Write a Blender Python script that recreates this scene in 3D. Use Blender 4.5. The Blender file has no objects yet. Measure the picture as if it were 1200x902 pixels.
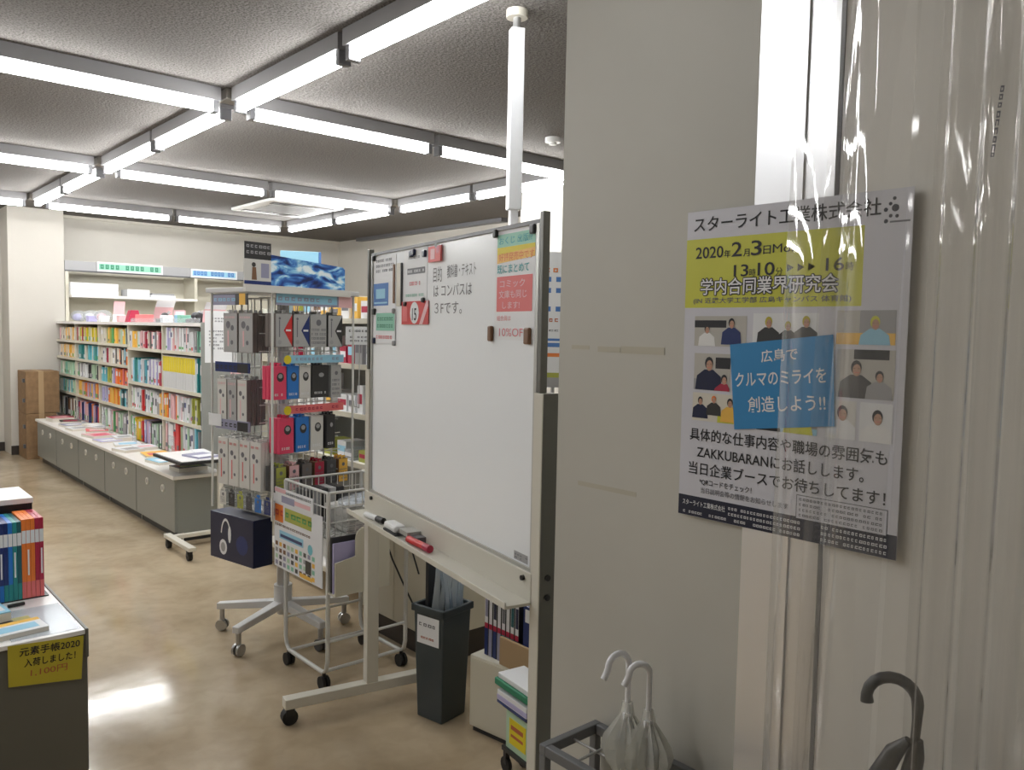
import bpy, math, random
from mathutils import Matrix, Vector
random.seed(7)
SC = bpy.context.scene
COL = SC.collection
R = math.radians
# ------------------------------------------------------------------ camera, world, exposure
FPX, YAW, PIT, ROL, CZ = 955.74, 0.7207, -0.0651, 0.0193, 1.45
def setup_camera():
    cy, sy = math.cos(YAW), math.sin(YAW)
    f = Vector((sy*math.cos(PIT), cy*math.cos(PIT), math.sin(PIT)))
    r = Vector((cy, -sy, 0)); u = r.cross(f)
    r2 = r*math.cos(ROL)+u*math.sin(ROL); u2 = -r*math.sin(ROL)+u*math.cos(ROL)
    cd = bpy.data.cameras.new('camera'); co = bpy.data.objects.new('camera', cd); COL.objects.link(co)
    m = Matrix((r2, u2, -f)).transposed().to_4x4(); m.translation = Vector((0, 0, CZ))
    co.matrix_world = m
    cd.sensor_width = 36; cd.sensor_fit = 'HORIZONTAL'; cd.lens = FPX*36/1200; cd.clip_start = .02
    SC.camera = co
setup_camera()
W = bpy.data.worlds.new('world'); SC.world = W; W.use_nodes = True
W.node_tree.nodes['Background'].inputs[0].default_value = (.9, .95, 1, 1)
W.node_tree.nodes['Background'].inputs[1].default_value = .15
SC.view_settings.view_transform = 'Standard'; SC.view_settings.look = 'None'
SC.view_settings.gamma = 1; SC.view_settings.use_curve_mapping = False
SC.view_settings.exposure = 2.1
TUBE_POWER = 10.5
try:
    SC.cycles.max_bounces = 8; SC.cycles.transparent_max_bounces = 24; SC.cycles.caustics_reflective = False
    SC.cycles.sample_clamp_indirect = 6
except Exception: pass
# ------------------------------------------------------------------ materials
MATS = {}
def mat(name, col=(.8, .8, .8), rough=.5, metal=0, noise=0, nscale=8, bump=0, bscale=200, spec=.5, emit=None, coat=0, col2=None):
    if name in MATS: return MATS[name]
    m = bpy.data.materials.new(name); m.use_nodes = True
    nt = m.node_tree; b = nt.nodes['Principled BSDF']; N = nt.nodes.new; L = nt.links.new
    b.inputs['Base Color'].default_value = (*col, 1); b.inputs['Roughness'].default_value = rough
    b.inputs['Metallic'].default_value = metal; b.inputs['Specular IOR Level'].default_value = spec
    b.inputs['Coat Weight'].default_value = coat
    if emit: b.inputs['Emission Color'].default_value = (*emit[0], 1); b.inputs['Emission Strength'].default_value = emit[1]
    tc = N('ShaderNodeTexCoord')
    if noise or col2:
        n = N('ShaderNodeTexNoise'); n.inputs['Scale'].default_value = nscale; n.inputs['Detail'].default_value = 4
        L(tc.outputs['Object'], n.inputs['Vector'])
        mx = N('ShaderNodeMix'); mx.data_type = 'RGBA'
        c2 = col2 or tuple(c*(1-noise) for c in col)
        mx.inputs[6].default_value = (*col, 1); mx.inputs[7].default_value = (*c2, 1)
        mr = N('ShaderNodeMapRange'); mr.inputs[1].default_value = .35; mr.inputs[2].default_value = .65
        L(n.outputs['Fac'], mr.inputs[0]); L(mr.outputs[0], mx.inputs[0]); L(mx.outputs[2], b.inputs['Base Color'])
    if bump:
        n2 = N('ShaderNodeTexNoise'); n2.inputs['Scale'].default_value = bscale; n2.inputs['Detail'].default_value = 3
        L(tc.outputs['Object'], n2.inputs['Vector'])
        bp = N('ShaderNodeBump'); bp.inputs['Strength'].default_value = bump; bp.inputs['Distance'].default_value = .01
        L(n2.outputs['Fac'], bp.inputs['Height']); L(bp.outputs[0], b.inputs['Normal'])
    MATS[name] = m; return m
def mat_floor():
    m = mat('floor_vinyl', (.43, .33, .215), .16, spec=.55)
    nt = m.node_tree; b = nt.nodes['Principled BSDF']; N = nt.nodes.new; L = nt.links.new
    tc = N('ShaderNodeTexCoord')
    def noise(s, d, dist=0):
        n = N('ShaderNodeTexNoise'); n.inputs['Scale'].default_value = s; n.inputs['Detail'].default_value = d
        n.inputs['Distortion'].default_value = dist; L(tc.outputs['Object'], n.inputs['Vector']); return n
    n1 = noise(1.6, 6, 1.2); n2 = noise(14, 5, .5)
    cr = N('ShaderNodeValToRGB'); e = cr.color_ramp.elements
    e[0].position = .3; e[0].color = (.37, .285, .185, 1); e[1].position = .68; e[1].color = (.50, .405, .28, 1)
    L(n1.outputs['Fac'], cr.inputs[0])
    mx = N('ShaderNodeMix'); mx.data_type = 'RGBA'; mx.blend_type = 'MULTIPLY'; mx.inputs[0].default_value = .35
    cr2 = N('ShaderNodeValToRGB'); e = cr2.color_ramp.elements; e[0].position = .35; e[0].color = (.75, .73, .71, 1); e[1].position = .6; e[1].color = (1, 1, 1, 1)
    L(n2.outputs['Fac'], cr2.inputs[0]); L(cr.outputs[0], mx.inputs[6]); L(cr2.outputs[0], mx.inputs[7])
    L(mx.outputs[2], b.inputs['Base Color'])
    mr = N('ShaderNodeMapRange'); mr.inputs[3].default_value = .06; mr.inputs[4].default_value = .16
    L(n1.outputs['Fac'], mr.inputs[0]); L(mr.outputs[0], b.inputs['Roughness'])
    n3 = noise(5, 2); bp = N('ShaderNodeBump'); bp.inputs['Strength'].default_value = .06; bp.inputs['Distance'].default_value = .02
    L(n3.outputs['Fac'], bp.inputs['Height']); L(bp.outputs[0], b.inputs['Normal'])
    return m
def mat_ceiling():
    m = mat('ceiling_board', (.60, .57, .53), .95, bump=.5, bscale=60, spec=.1)
    nt = m.node_tree; b = nt.nodes['Principled BSDF']; N = nt.nodes.new; L = nt.links.new
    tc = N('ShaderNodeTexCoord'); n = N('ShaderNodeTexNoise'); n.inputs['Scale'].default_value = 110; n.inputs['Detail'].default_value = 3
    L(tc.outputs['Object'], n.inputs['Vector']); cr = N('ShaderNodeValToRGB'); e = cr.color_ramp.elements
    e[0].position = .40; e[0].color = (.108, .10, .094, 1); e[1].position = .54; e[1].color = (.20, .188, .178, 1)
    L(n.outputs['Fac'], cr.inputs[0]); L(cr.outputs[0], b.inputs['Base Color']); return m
def mat_banner():      # blue print of a starry sky
    m = mat('banner_print', (.1, .2, .5), .3)
    nt = m.node_tree; b = nt.nodes['Principled BSDF']; N = nt.nodes.new; L = nt.links.new
    tc = N('ShaderNodeTexCoord'); mp = N('ShaderNodeMapping'); mp.inputs['Rotation'].default_value = (0, R(-25), 0); mp.inputs['Scale'].default_value = (7, 7, 15)
    n = N('ShaderNodeTexNoise'); n.inputs['Scale'].default_value = 1.6; n.inputs['Detail'].default_value = 8; n.inputs['Distortion'].default_value = .6
    L(tc.outputs['Object'], mp.inputs[0]); L(mp.outputs[0], n.inputs['Vector']); cr = N('ShaderNodeValToRGB'); e = cr.color_ramp.elements
    e[0].position = .36; e[0].color = (.01, .02, .10, 1); e[1].position = .62; e[1].color = (.85, .95, 1, 1)
    for p, c in ((.43, (.02, .07, .32, 1)), (.49, (.06, .22, .60, 1)), (.55, (.28, .6, .85, 1))):
        q = e.new(p); q.color = c
    L(n.outputs['Fac'], cr.inputs[0]); L(cr.outputs[0], b.inputs['Base Color']); return m
def mat_pvc():
    m = bpy.data.materials.new('clear_pvc'); m.use_nodes = True; nt = m.node_tree; nt.nodes.clear(); N = nt.nodes.new; L = nt.links.new
    out = N('ShaderNodeOutputMaterial'); tr = N('ShaderNodeBsdfTransparent'); tr.inputs[0].default_value = (.975, .97, .96, 1)
    df = N('ShaderNodeBsdfDiffuse'); df.inputs[0].default_value = (.85, .83, .80, 1)
    tl = N('ShaderNodeBsdfTranslucent'); tl.inputs[0].default_value = (.85, .83, .80, 1)
    gl = N('ShaderNodeBsdfGlossy'); gl.inputs['Roughness'].default_value = .035
    fr = N('ShaderNodeFresnel'); fr.inputs[0].default_value = 1.5
    lw = N('ShaderNodeLayerWeight'); lw.inputs[0].default_value = .25
    tc = N('ShaderNodeTexCoord'); mp = N('ShaderNodeMapping'); mp.inputs['Scale'].default_value = (30, 30, 1.2)
    n = N('ShaderNodeTexNoise'); n.inputs['Scale'].default_value = 1; n.inputs['Detail'].default_value = 3
    L(tc.outputs['Object'], mp.inputs[0]); L(mp.outputs[0], n.inputs['Vector'])
    bp = N('ShaderNodeBump'); bp.inputs['Strength'].default_value = .25; bp.inputs['Distance'].default_value = .006
    L(n.outputs['Fac'], bp.inputs['Height']); L(bp.outputs[0], gl.inputs['Normal'])
    m0 = N('ShaderNodeMixShader'); m0.inputs[0].default_value = .5; L(df.outputs[0], m0.inputs[1]); L(tl.outputs[0], m0.inputs[2])
    m1 = N('ShaderNodeMixShader'); ml = N('ShaderNodeMath'); ml.operation = 'MULTIPLY_ADD'; ml.inputs[1].default_value = .28; ml.inputs[2].default_value = .028
    L(lw.outputs['Facing'], ml.inputs[0]); L(ml.outputs[0], m1.inputs[0]); L(tr.outputs[0], m1.inputs[1]); L(m0.outputs[0], m1.inputs[2])
    m2 = N('ShaderNodeMixShader'); fm = N('ShaderNodeMath'); fm.operation = 'MULTIPLY'; fm.inputs[1].default_value = 1.25; fm.use_clamp = True
    L(fr.outputs[0], fm.inputs[0]); L(fm.outputs[0], m2.inputs[0]); L(m1.outputs[0], m2.inputs[1]); L(gl.outputs[0], m2.inputs[2])
    L(m2.outputs[0], out.inputs[0]); MATS['clear_pvc'] = m; return m
def mat_clear(name, col=(.9, .93, .95), milk=.25):
    m = bpy.data.materials.new(name); m.use_nodes = True; nt = m.node_tree; nt.nodes.clear(); N = nt.nodes.new; L = nt.links.new
    out = N('ShaderNodeOutputMaterial'); tr = N('ShaderNodeBsdfTransparent'); tr.inputs[0].default_value = (*col, 1)
    pb = N('ShaderNodeBsdfPrincipled'); pb.inputs['Base Color'].default_value = (*col, 1); pb.inputs['Roughness'].default_value = .15
    m1 = N('ShaderNodeMixShader'); m1.inputs[0].default_value = milk
    L(tr.outputs[0], m1.inputs[1]); L(pb.outputs[0], m1.inputs[2]); L(m1.outputs[0], out.inputs[0]); MATS[name] = m; return m
mat_floor(); mat_ceiling(); mat_banner(); mat_pvc()
mat_clear('clear_film', (.88, .9, .92), .22); mat_clear('clear_bag', (.80, .88, .96), .6); mat_clear('umbrella_vinyl', (.95, .95, .93), .30)
for n, c, k in (
    ('wall_paint', (.57, .545, .495), dict(rough=.75, noise=.05, nscale=1.5, bump=.05, bscale=90)),
    ('wall_near_paint', (.56, .545, .49), dict(rough=.5, noise=.10, nscale=1.6)),
    ('baseboard_brown', (.035, .028, .024), dict(rough=.4)),
    ('alu_white', (.86, .87, .90), dict(rough=.3, metal=.8)),
    ('pole_white', (.82, .84, .88), dict(rough=.3)),
    ('door_paint', (.78, .76, .71), dict(rough=.4)),
    ('dark_gap', (.02, .02, .02), dict(rough=.8)),
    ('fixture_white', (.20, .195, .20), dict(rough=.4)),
    ('socket_grey', (.14, .14, .15), dict(rough=.4)),
    ('node_grey', (.30, .28, .25), dict(rough=.5)),
    ('cabinet_grey', (.235, .245, .225), dict(rough=.38)),
    ('panel_grey', (.27, .28, .265), dict(rough=.45)),
    ('counter_white', (.80, .78, .75), dict(rough=.3)),
    ('case_grey', (.125, .122, .10), dict(rough=.4)),
    ('case_top', (.84, .83, .82), dict(rough=.3)),
    ('cream', (.62, .59, .49), dict(rough=.45)),
    ('cream_metal', (.62, .595, .52), dict(rough=.4)),
    ('alu', (.50, .50, .48), dict(rough=.35, metal=.5)),
    ('post_dark', (.13, .13, .115), dict(rough=.4, metal=.2)),
    ('board_white', (.87, .90, .93), dict(rough=.18)),
    ('white', (.80, .80, .80), dict(rough=.5)),
    ('paper', (.76, .77, .79), dict(rough=.6)),
    ('poster_paper', (.64, .64, .70), dict(rough=.35)),
    ('handle_white', (.72, .70, .64), dict(rough=.3)),
    ('black', (.012, .012, .014), dict(rough=.4)),
    ('rubber', (.01, .01, .01), dict(rough=.6)),
    ('steel', (.45, .45, .45), dict(rough=.3, metal=.8)),
    ('wire_white', (.66, .66, .64), dict(rough=.35)),
    ('rack_white', (.62, .62, .62), dict(rough=.35)),
    ('stand_grey', (.17, .175, .185), dict(rough=.4, metal=.2)),
    ('bin_grey', (.045, .058, .064), dict(rough=.35)),
    ('cardboard', (.28, .17, .085), dict(rough=.8, noise=.2, nscale=20)),
    ('cardboard_light', (.42, .29, .16), dict(rough=.8)),
    ('hook_white', (.86, .87, .90), dict(rough=.25)),
    ('tape', (.50, .47, .38), dict(rough=.7)),
    ('yellow', (.72, .58, .02), dict(rough=.6)),
    ('poster_yellow', (.60, .60, .05), dict(rough=.4)),
    ('note_yellow', (.50, .42, .03), dict(rough=.6)),
    ('poster_blue', (.03, .25, .55), dict(rough=.4)),
    ('ink', (.015, .015, .02), dict(rough=.6)),
    ('ink_navy', (.012, .014, .035), dict(rough=.6)),
    ('ink_soft', (.16, .16, .18), dict(rough=.6)),
    ('ink_marker', (.18, .18, .20), dict(rough=.6)),
    ('ink_red', (.45, .12, .05), dict(rough=.6)),
    ('ink_pink', (.75, .25, .28), dict(rough=.6)),
    ('ink_teal', (.05, .35, .38), dict(rough=.6)),
    ('ink_blue', (.08, .20, .50), dict(rough=.6)),
    ('ink_orange', (.75, .22, .05), dict(rough=.6)),
    ('salmon', (.72, .16, .16), dict(rough=.6)),
    ('orange', (.80, .20, .03), dict(rough=.5)),
    ('amber', (.85, .50, .08), dict(rough=.5)),
    ('crimson', (.42, .02, .06), dict(rough=.4)),
    ('red', (.60, .03, .03), dict(rough=.4)),
    ('pink', (.75, .06, .14), dict(rough=.35)),
    ('pale_pink', (.78, .48, .50), dict(rough=.5)),
    ('blue', (.02, .18, .58), dict(rough=.35)),
    ('deep_blue', (.012, .03, .15), dict(rough=.35)),
    ('navy', (.008, .014, .055), dict(rough=.3)),
    ('teal', (.02, .25, .25), dict(rough=.4)),
    ('dark_teal', (.01, .10, .12), dict(rough=.4)),
    ('cyan', (.15, .50, .60), dict(rough=.4)),
    ('green', (.10, .38, .12), dict(rough=.5)),
    ('sign_green', (.03, .22, .12), dict(rough=.5)),
    ('pale_green', (.45, .62, .45), dict(rough=.5)),
    ('mint', (.25, .55, .42), dict(rough=.5)),
    ('sky', (.30, .58, .75), dict(rough=.5)),
    ('lilac', (.45, .42, .66), dict(rough=.5)),
    ('purple_grey', (.30, .30, .42), dict(rough=.5)),
    ('grey', (.35, .35, .36), dict(rough=.5)),
    ('pack_grey', (.42, .42, .42), dict(rough=.35)),
    ('pack_white', (.66, .65, .62), dict(rough=.35)),
    ('pack_side', (.17, .145, .135), dict(rough=.4)),
    ('dark_grey', (.07, .07, .075), dict(rough=.4)),
    ('charcoal', (.03, .03, .032), dict(rough=.4)),
    ('brown', (.20, .10, .05), dict(rough=.5)),
    ('skin', (.50, .29, .20), dict(rough=.6)),
    ('photo_wall', (.50, .48, .44), dict(rough=.6)),
    ('olive', (.40, .42, .08), dict(rough=.5)),
    ('page', (.70, .66, .58), dict(rough=.8)),
): mat(n, c, **k)
mat('tube_glow', (1, 1, 1), .5, emit=((.985, .99, .98), TUBE_POWER))
# ------------------------------------------------------------------ mesh helpers
class MB:
    def __init__(s, T=None): s.v = []; s.f = []; s.m = []; s.mats = []; s.T = T; s.sm = []
    def mi(s, m):
        if m not in s.mats: s.mats.append(m)
        return s.mats.index(m)
    def add(s, vs, fs, m, smooth=False):
        o = len(s.v); T = s.T
        for p in vs:
            p = Vector(p)
            s.v.append(T @ p if T else p)
        k = s.mi(m)
        for f in fs: s.f.append([o+i for i in f]); s.m.append(k); s.sm.append(smooth)
        return s
    def box(s, x0, y0, z0, x1, y1, z1, m):
        if x0 > x1: x0, x1 = x1, x0
        if y0 > y1: y0, y1 = y1, y0
        if z0 > z1: z0, z1 = z1, z0
        vs = [(x0, y0, z0), (x1, y0, z0), (x1, y1, z0), (x0, y1, z0), (x0, y0, z1), (x1, y0, z1), (x1, y1, z1), (x0, y1, z1)]
        return s.add(vs, [(0, 3, 2, 1), (4, 5, 6, 7), (0, 1, 5, 4), (1, 2, 6, 5), (2, 3, 7, 6), (3, 0, 4, 7)], m)
    def prism(s, poly, y0, y1, m, smooth=False):       # polygon in x,z extruded along y
        n = len(poly)
        vs = [(x, y0, z) for x, z in poly]+[(x, y1, z) for x, z in poly]
        fs = [tuple(range(n)), tuple(range(2*n-1, n-1, -1))]+[(i, i+n, (i+1) % n+n, (i+1) % n) for i in range(n)]
        return s.add(vs, fs, m, smooth)
    def prismz(s, poly, z0, z1, m):
        n = len(poly)
        vs = [(x, y, z0) for x, y in poly]+[(x, y, z1) for x, y in poly]
        fs = [tuple(range(n-1, -1, -1)), tuple(range(n, 2*n))]+[(i, (i+1) % n, (i+1) % n+n, i+n) for i in range(n)]
        return s.add(vs, fs, m)
    def quad(s, x0, z0, x1, z1, m, y=-.0006):              # flat print facing -Y
        return s.add([(x0, y, z0), (x1, y, z0), (x1, y, z1), (x0, y, z1)], [(0, 1, 2, 3)], m)
    def poly(s, pts, m, y=-.0006):
        return s.add([(x, y, z) for x, z in pts], [tuple(range(len(pts)))], m)
    def disc(s, x, z, r, m, y=-.0008, n=10, rz=None):
        rz = rz or r
        return s.poly([(x+r*math.cos(2*math.pi*i/n), z+rz*math.sin(2*math.pi*i/n)) for i in range(n)], m, y)
    def cyl(s, p0, p1, r0, m, r1=None, n=12, smooth=True):
        r1 = r0 if r1 is None else r1
        return s.tube([p0, p1], [r0, r1], m, n)
    def tube(s, pts, r, m, n=8):
        pts = [Vector(p) for p in pts]
        rs = r if isinstance(r, (list, tuple)) else [r]*len(pts)
        vs = []; up = None
        for i, p in enumerate(pts):
            a = pts[max(i-1, 0)]; b = pts[min(i+1, len(pts)-1)]; d = (b-a).normalized()
            if up is None:
                up = Vector((0, 0, 1)) if abs(d.z) < .9 else Vector((1, 0, 0))
            u = d.cross(up)
            if u.length < 1e-4: u = d.cross(Vector((.3, 1, .2)))
            u.normalize(); w = u.cross(d).normalized(); up = w
            for k in range(n):
                t = 2*math.pi*k/n; vs.append(p+u*math.cos(t)*rs[i]+w*math.sin(t)*rs[i])
        fs = []
        for i in range(len(pts)-1):
            for k in range(n): fs.append((i*n+k, i*n+(k+1) % n, (i+1)*n+(k+1) % n, (i+1)*n+k))
        s.add(vs, fs, m, True)
        s.add(vs[:n], [tuple(range(n-1, -1, -1))], m); s.add(vs[-n:], [tuple(range(n))], m)
        return s
    def sphere(s, c, r, m, n=10, sz=1):
        c = Vector(c); vs = [c+Vector((0, 0, r*sz))]; k = n//2
        for i in range(1, k):
            for j in range(n):
                t = math.pi*i/k; p = 2*math.pi*j/n
                vs.append(c+Vector((r*math.sin(t)*math.cos(p), r*math.sin(t)*math.sin(p), r*sz*math.cos(t))))
        vs.append(c-Vector((0, 0, r*sz))); fs = []
        for j in range(n): fs.append((0, 1+j, 1+(j+1) % n))
        for i in range(k-2):
            for j in range(n): fs.append((1+i*n+j, 1+(i+1)*n+j, 1+(i+1)*n+(j+1) % n, 1+i*n+(j+1) % n))
        l = len(vs)-1; b0 = 1+(k-2)*n
        for j in range(n): fs.append((l, b0+(j+1) % n, b0+j))
        return s.add(vs, fs, m, True)
    def mesh(s, name):
        me = bpy.data.meshes.new(name); me.from_pydata([tuple(v) for v in s.v], [], s.f)
        for m in s.mats: me.materials.append(MATS[m])
        me.polygons.foreach_set('material_index', s.m); me.polygons.foreach_set('use_smooth', s.sm)
        me.update(); return me
    def build(s, name, parent=None, bevel=0, **k):
        o = bpy.data.objects.new(name, s.mesh(name)); COL.objects.link(o)
        if parent is not None: o.parent = parent
        if bevel:
            md = o.modifiers.new('bevel', 'BEVEL'); md.width = bevel; md.segments = 2; md.limit_method = 'ANGLE'
        for a, b in k.items(): o[a] = b
        return o
def tag(o, label, cat, group=None):
    o['label'] = label; o['category'] = cat
    if group: o['group'] = group
    return o
def thing(name, label, cat, loc=(0, 0, 0), rz=0, group=None):
    o = bpy.data.objects.new(name, None); o.empty_display_size = .05; COL.objects.link(o)
    o.location = loc; o.rotation_euler = (0, 0, R(rz)); return tag(o, label, cat, group)
def struct(name, mb, bevel=0):
    return mb.build(name, bevel=bevel, kind='structure')
def copy_thing(o, loc, rz=None, label=None, group=None, scale=None):
    c = o.copy(); COL.objects.link(c); c.location = loc
    if rz is not None: c.rotation_euler = (0, 0, R(rz))
    if scale: c.scale = scale
    if label: c['label'] = label
    if group: c['group'] = group
    for ch in list(o.children):
        d = ch.copy(); COL.objects.link(d); d.parent = c
        for g in list(ch.children):
            e = g.copy(); COL.objects.link(e); e.parent = d
    return c
_dg = None
def text(parent, s, x, z, h, m, w=None, bold=0, y=-.0012, T=None, name='lettering', anchor='l', space=1.0):
    """flat lettering facing -Y; x,z = left baseline (or centre); h = letter height; w = squeeze to this width"""
    c = bpy.data.curves.new('lettering', 'FONT'); c.body = s; c.resolution_u = 3; c.offset = bold; c.space_character = space
    o = bpy.data.objects.new('tmp', c); COL.objects.link(o)
    bpy.context.view_layer.update()
    me = bpy.data.meshes.new_from_object(o.evaluated_get(bpy.context.evaluated_depsgraph_get()))
    bpy.data.objects.remove(o); bpy.data.curves.remove(c)
    xs = [v.co.x for v in me.vertices]; ys = [v.co.y for v in me.vertices]
    if not xs: return None
    x0, x1 = min(xs), max(xs); sc = h/.85; sx = sc if w is None else w/(x1-x0)
    off = {'l': 0, 'c': -(x1-x0)/2*sx, 'r': -(x1-x0)*sx}[anchor]
    for v in me.vertices:
        p = Vector((x+off+(v.co.x-x0)*sx, y, z+v.co.y*sc)); v.co = T @ p if T else p
    me.materials.clear(); me.materials.append(MATS[m]); me.name = name
    t = bpy.data.objects.new(name, me); COL.objects.link(t); t.parent = parent; return t
def scribble(mb, x0, z0, x1, z1, m, rows=1, fill=.7, rnd=None, y=-.0009, char=None):
    """rows of small illegible print marks"""
    rnd = rnd or random.Random(int(x0*1e4)+int(z0*1e4)); rh = (z1-z0)/rows
    for i in range(rows):
        zc = z0+(i+.5)*rh; h = rh*.5; x = x0; cw = char or h*1.0
        while x < x1-cw*.4:
            if rnd.random() < .9:
                a = rnd.uniform(.55, .95)*cw
                mb.quad(x, zc-h*.5, x+a*.3, zc+h*.45, m, y); mb.quad(x, zc+h*.15, x+a, zc+h*.45, m, y)
                mb.quad(x+a*.35, zc-h*.5, x+a, zc-h*.22, m, y)
                if rnd.random() < .6: mb.quad(x+a*.75, zc-h*.4, x+a, zc+h*.3, m, y)
            x += cw*1.12
# ------------------------------------------------------------------ structure
CEIL = 2.70
struct('floor', MB().box(-4.5, -1.5, -.1, 6.1, 10.8, 0, 'floor_vinyl'))
struct('ceiling', MB().box(-4.5, -1.5, CEIL, 6.1, 10.8, CEIL+.1, 'ceiling_board'))
struct('wall_back', MB().box(-4.5, 10.65, 0, 6.1, 10.8, CEIL, 'wall_paint'))
struct('wall_left', MB().box(-4.65, -1.5, 0, -4.5, 10.8, CEIL, 'wall_paint'))
struct('wall_behind', MB().box(-4.65, -1.65, 0, 1.32, -1.5, CEIL, 'wall_paint'))
struct('wall_right', MB().box(5.95, 1.34, 0, 6.1, 10.8, CEIL, 'wall_paint'))
struct('wall_right_pier', MB().box(4.85, 1.34, 0, 5.95, 5.45, CEIL, 'wall_paint'))
struct('wall_back_pier', MB().box(1.74, 10.25, 0, 2.285, 10.65, CEIL, 'wall_paint'))
w = MB()
w.box(1.34, -1.65, 0, 5.95, 1.34, CEIL, 'wall_near_paint'); w.box(1.32, .84, 0, 1.34, 1.34, CEIL, 'wall_near_paint')
struct('wall_near', w)
struct('door_1', MB().box(1.325, -.4, .02, 1.34, .686, CEIL, 'door_paint'), .002)
t = MB(); t.box(1.312, .745, 0, 1.34, .838, CEIL, 'alu_white'); t.box(1.317, .69, 0, 1.34, .745, CEIL, 'alu_white'); t.box(1.332, .686, 0, 1.34, .69, CEIL, 'dark_gap')
struct('trim_1', t)
struct('baseboard_back', MB().box(1.735, 10.242, 0, 2.29, 10.25, .1, 'baseboard_brown'))
struct('baseboard_left', MB().box(-4.5, 10.64, 0, 1.74, 10.65, .1, 'baseboard_brown'))
struct('baseboard_right', MB().box(4.84, 1.34, 0, 4.85, 5.45, .1, 'baseboard_brown'))
struct('trim_2', MB().box(5.86, 6.9, CEIL-.045, 5.95, 10.0, CEIL, 'socket_grey'))
struct('trim_3', MB().box(2.285, 10.60, CEIL-.03, 5.95, 10.65, CEIL, 'cream_metal'))
# ------------------------------------------------------------------ ceiling lights
X0, DX, YA, YB, YC, YN = 1.795, 2.63, 4.353, 6.786, 9.155, 1.92
TZ = 2.60
def light(axis, a, b, c, label, group='fluorescent tubes on the ceiling grid'):
    L_ = b-a
    t = thing('ceiling_light', label, 'light', (a, c, 0) if axis == 'x' else (c, a, 0), 0 if axis == 'x' else 90, group)
    m = MB(); m.prism([(0, 0)]*0 or [(.02, CEIL), (.02, TZ+.031), (L_-.02, TZ+.031), (L_-.02, CEIL)], -.040, .040, 'fixture_white'); m.build('housing', t)
    m = MB(); m.cyl((.055, 0, TZ), (L_-.055, 0, TZ), .026, 'tube_glow', n=10); m.build('tube', t)
    for e in (0.02, L_-.062):
        m = MB(); m.box(e+.006, -.030, TZ-.030, e+.036, .030, TZ+.055, 'socket_grey'); m.build('lamp_holder', t, .004)
def pair(axis, a, b, c, l1, l2):
    mid = (a+b)/2; light(axis, a+.06, mid+.0, c, l1); light(axis, mid+.0, b-.06, c, l2)
pair('x', X0, X0+DX, YA, 'tube light of nearest right-hand row, beside the central row', 'tube light of nearest right-hand row, behind the tension pole')
pair('x', X0, X0+DX, YB, 'tube light of middle right-hand row, beside the central row', 'tube light of middle right-hand row, at its right end')
pair('x', X0, X0+DX, YC, 'tube light of farthest row by back wall, beside the central row', 'tube light of farthest row by back wall, at its right end')
pair('x', X0-DX, X0, YA, 'tube light of nearest left-hand row, outer one', 'large tube light at upper left, nearest left-hand row')
pair('x', X0-DX, X0, YB, 'tube light of middle left-hand row, outer one', 'tube light of middle left-hand row at left frame edge')
pair('x', X0-DX, X0, YC, 'tube light of farthest left-hand row, outer one', 'short visible tube light of farthest left-hand row')
pair('x', X0-2*DX, X0-DX, YA, 'tube light far left outside the picture, nearest row', 'second tube light far left outside the picture, nearest row')
pair('x', X0-2*DX, X0-DX, YB, 'tube light far left outside the picture, middle row', 'second tube light far left outside the picture, middle row')
pair('y', YN, YA, X0, 'nearest tube of the long central row, cut by the top edge', 'second tube of the long central row, before the first junction')
pair('y', YA, YB, X0, 'central row tube just beyond the first junction', 'central row tube just before the second junction')
pair('y', YB, YC, X0, 'central row tube just beyond the second junction', 'farthest tube of the long central row')
pair('y', YA, YB, X0+DX, 'right-hand lengthwise tube light beside the tension pole', 'right-hand lengthwise tube light before the middle junction')
pair('y', YB, YC, X0+DX, 'right-hand lengthwise tube light beyond the middle junction', 'farthest right-hand lengthwise tube light')
light('x', X0-DX+.06, X0-DX/2, YN, 'added unseen overhead tube light left of the camera, brightening the foreground')  # this tube and the next are added out of view to brighten the foreground
light('x', X0-1.5*DX, X0-DX-.06, YN, 'second added unseen overhead tube light left of the camera, brightening the foreground')
for x, y, l in ((X0, YA, 'grey junction box at the nearest crossing of the central light row'), (X0, YB, 'grey junction box at the second crossing of the central light row'), (X0, YC, 'grey junction box at the far end of the central light row'),
             (X0+DX, YB, 'grey junction box where the middle row meets right-hand row'), (X0+DX, YC, 'grey junction box at far right corner of the light grid'), (X0+DX, YA, 'grey junction box at nearest right corner of the light grid')):
    m = MB(); m.box(x-.058, y-.058, TZ+.045, x+.058, y+.058, CEIL, 'node_grey'); tag(m.build('junction_box', bevel=.006), l, 'junction box', 'light grid junction boxes')
t = thing('air_conditioner', 'white ceiling cassette air conditioner with dark slots among the lights', 'air conditioner', (3.88, 8.02, CEIL))
MB().box(-.40, -.48, -.03, .40, .48, 0, 'white').build('panel', t, .01)
for k in range(2):
    MB().box(-.33, -.40+k*.70, -.036, .33, -.30+k*.70, -.028, 'black').build('slot', t)
m = MB()
for k in range(9): m.box(-.28, -.24+k*.055, -.035, .28, -.215+k*.055, -.029, 'grey')
m.build('grille', t, kind='stuff')
m = MB(); m.cyl((0, 0, -.03), (0, 0, 0), .05, 'white', n=16); m.cyl((0, 0, -.045), (0, 0, -.03), .025, 'white', n=12)
o = tag(m.build('smoke_detector'), 'small white smoke detector on the ceiling beside the near wall', 'detector'); o.location = (3.70, 3.86, CEIL)
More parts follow.
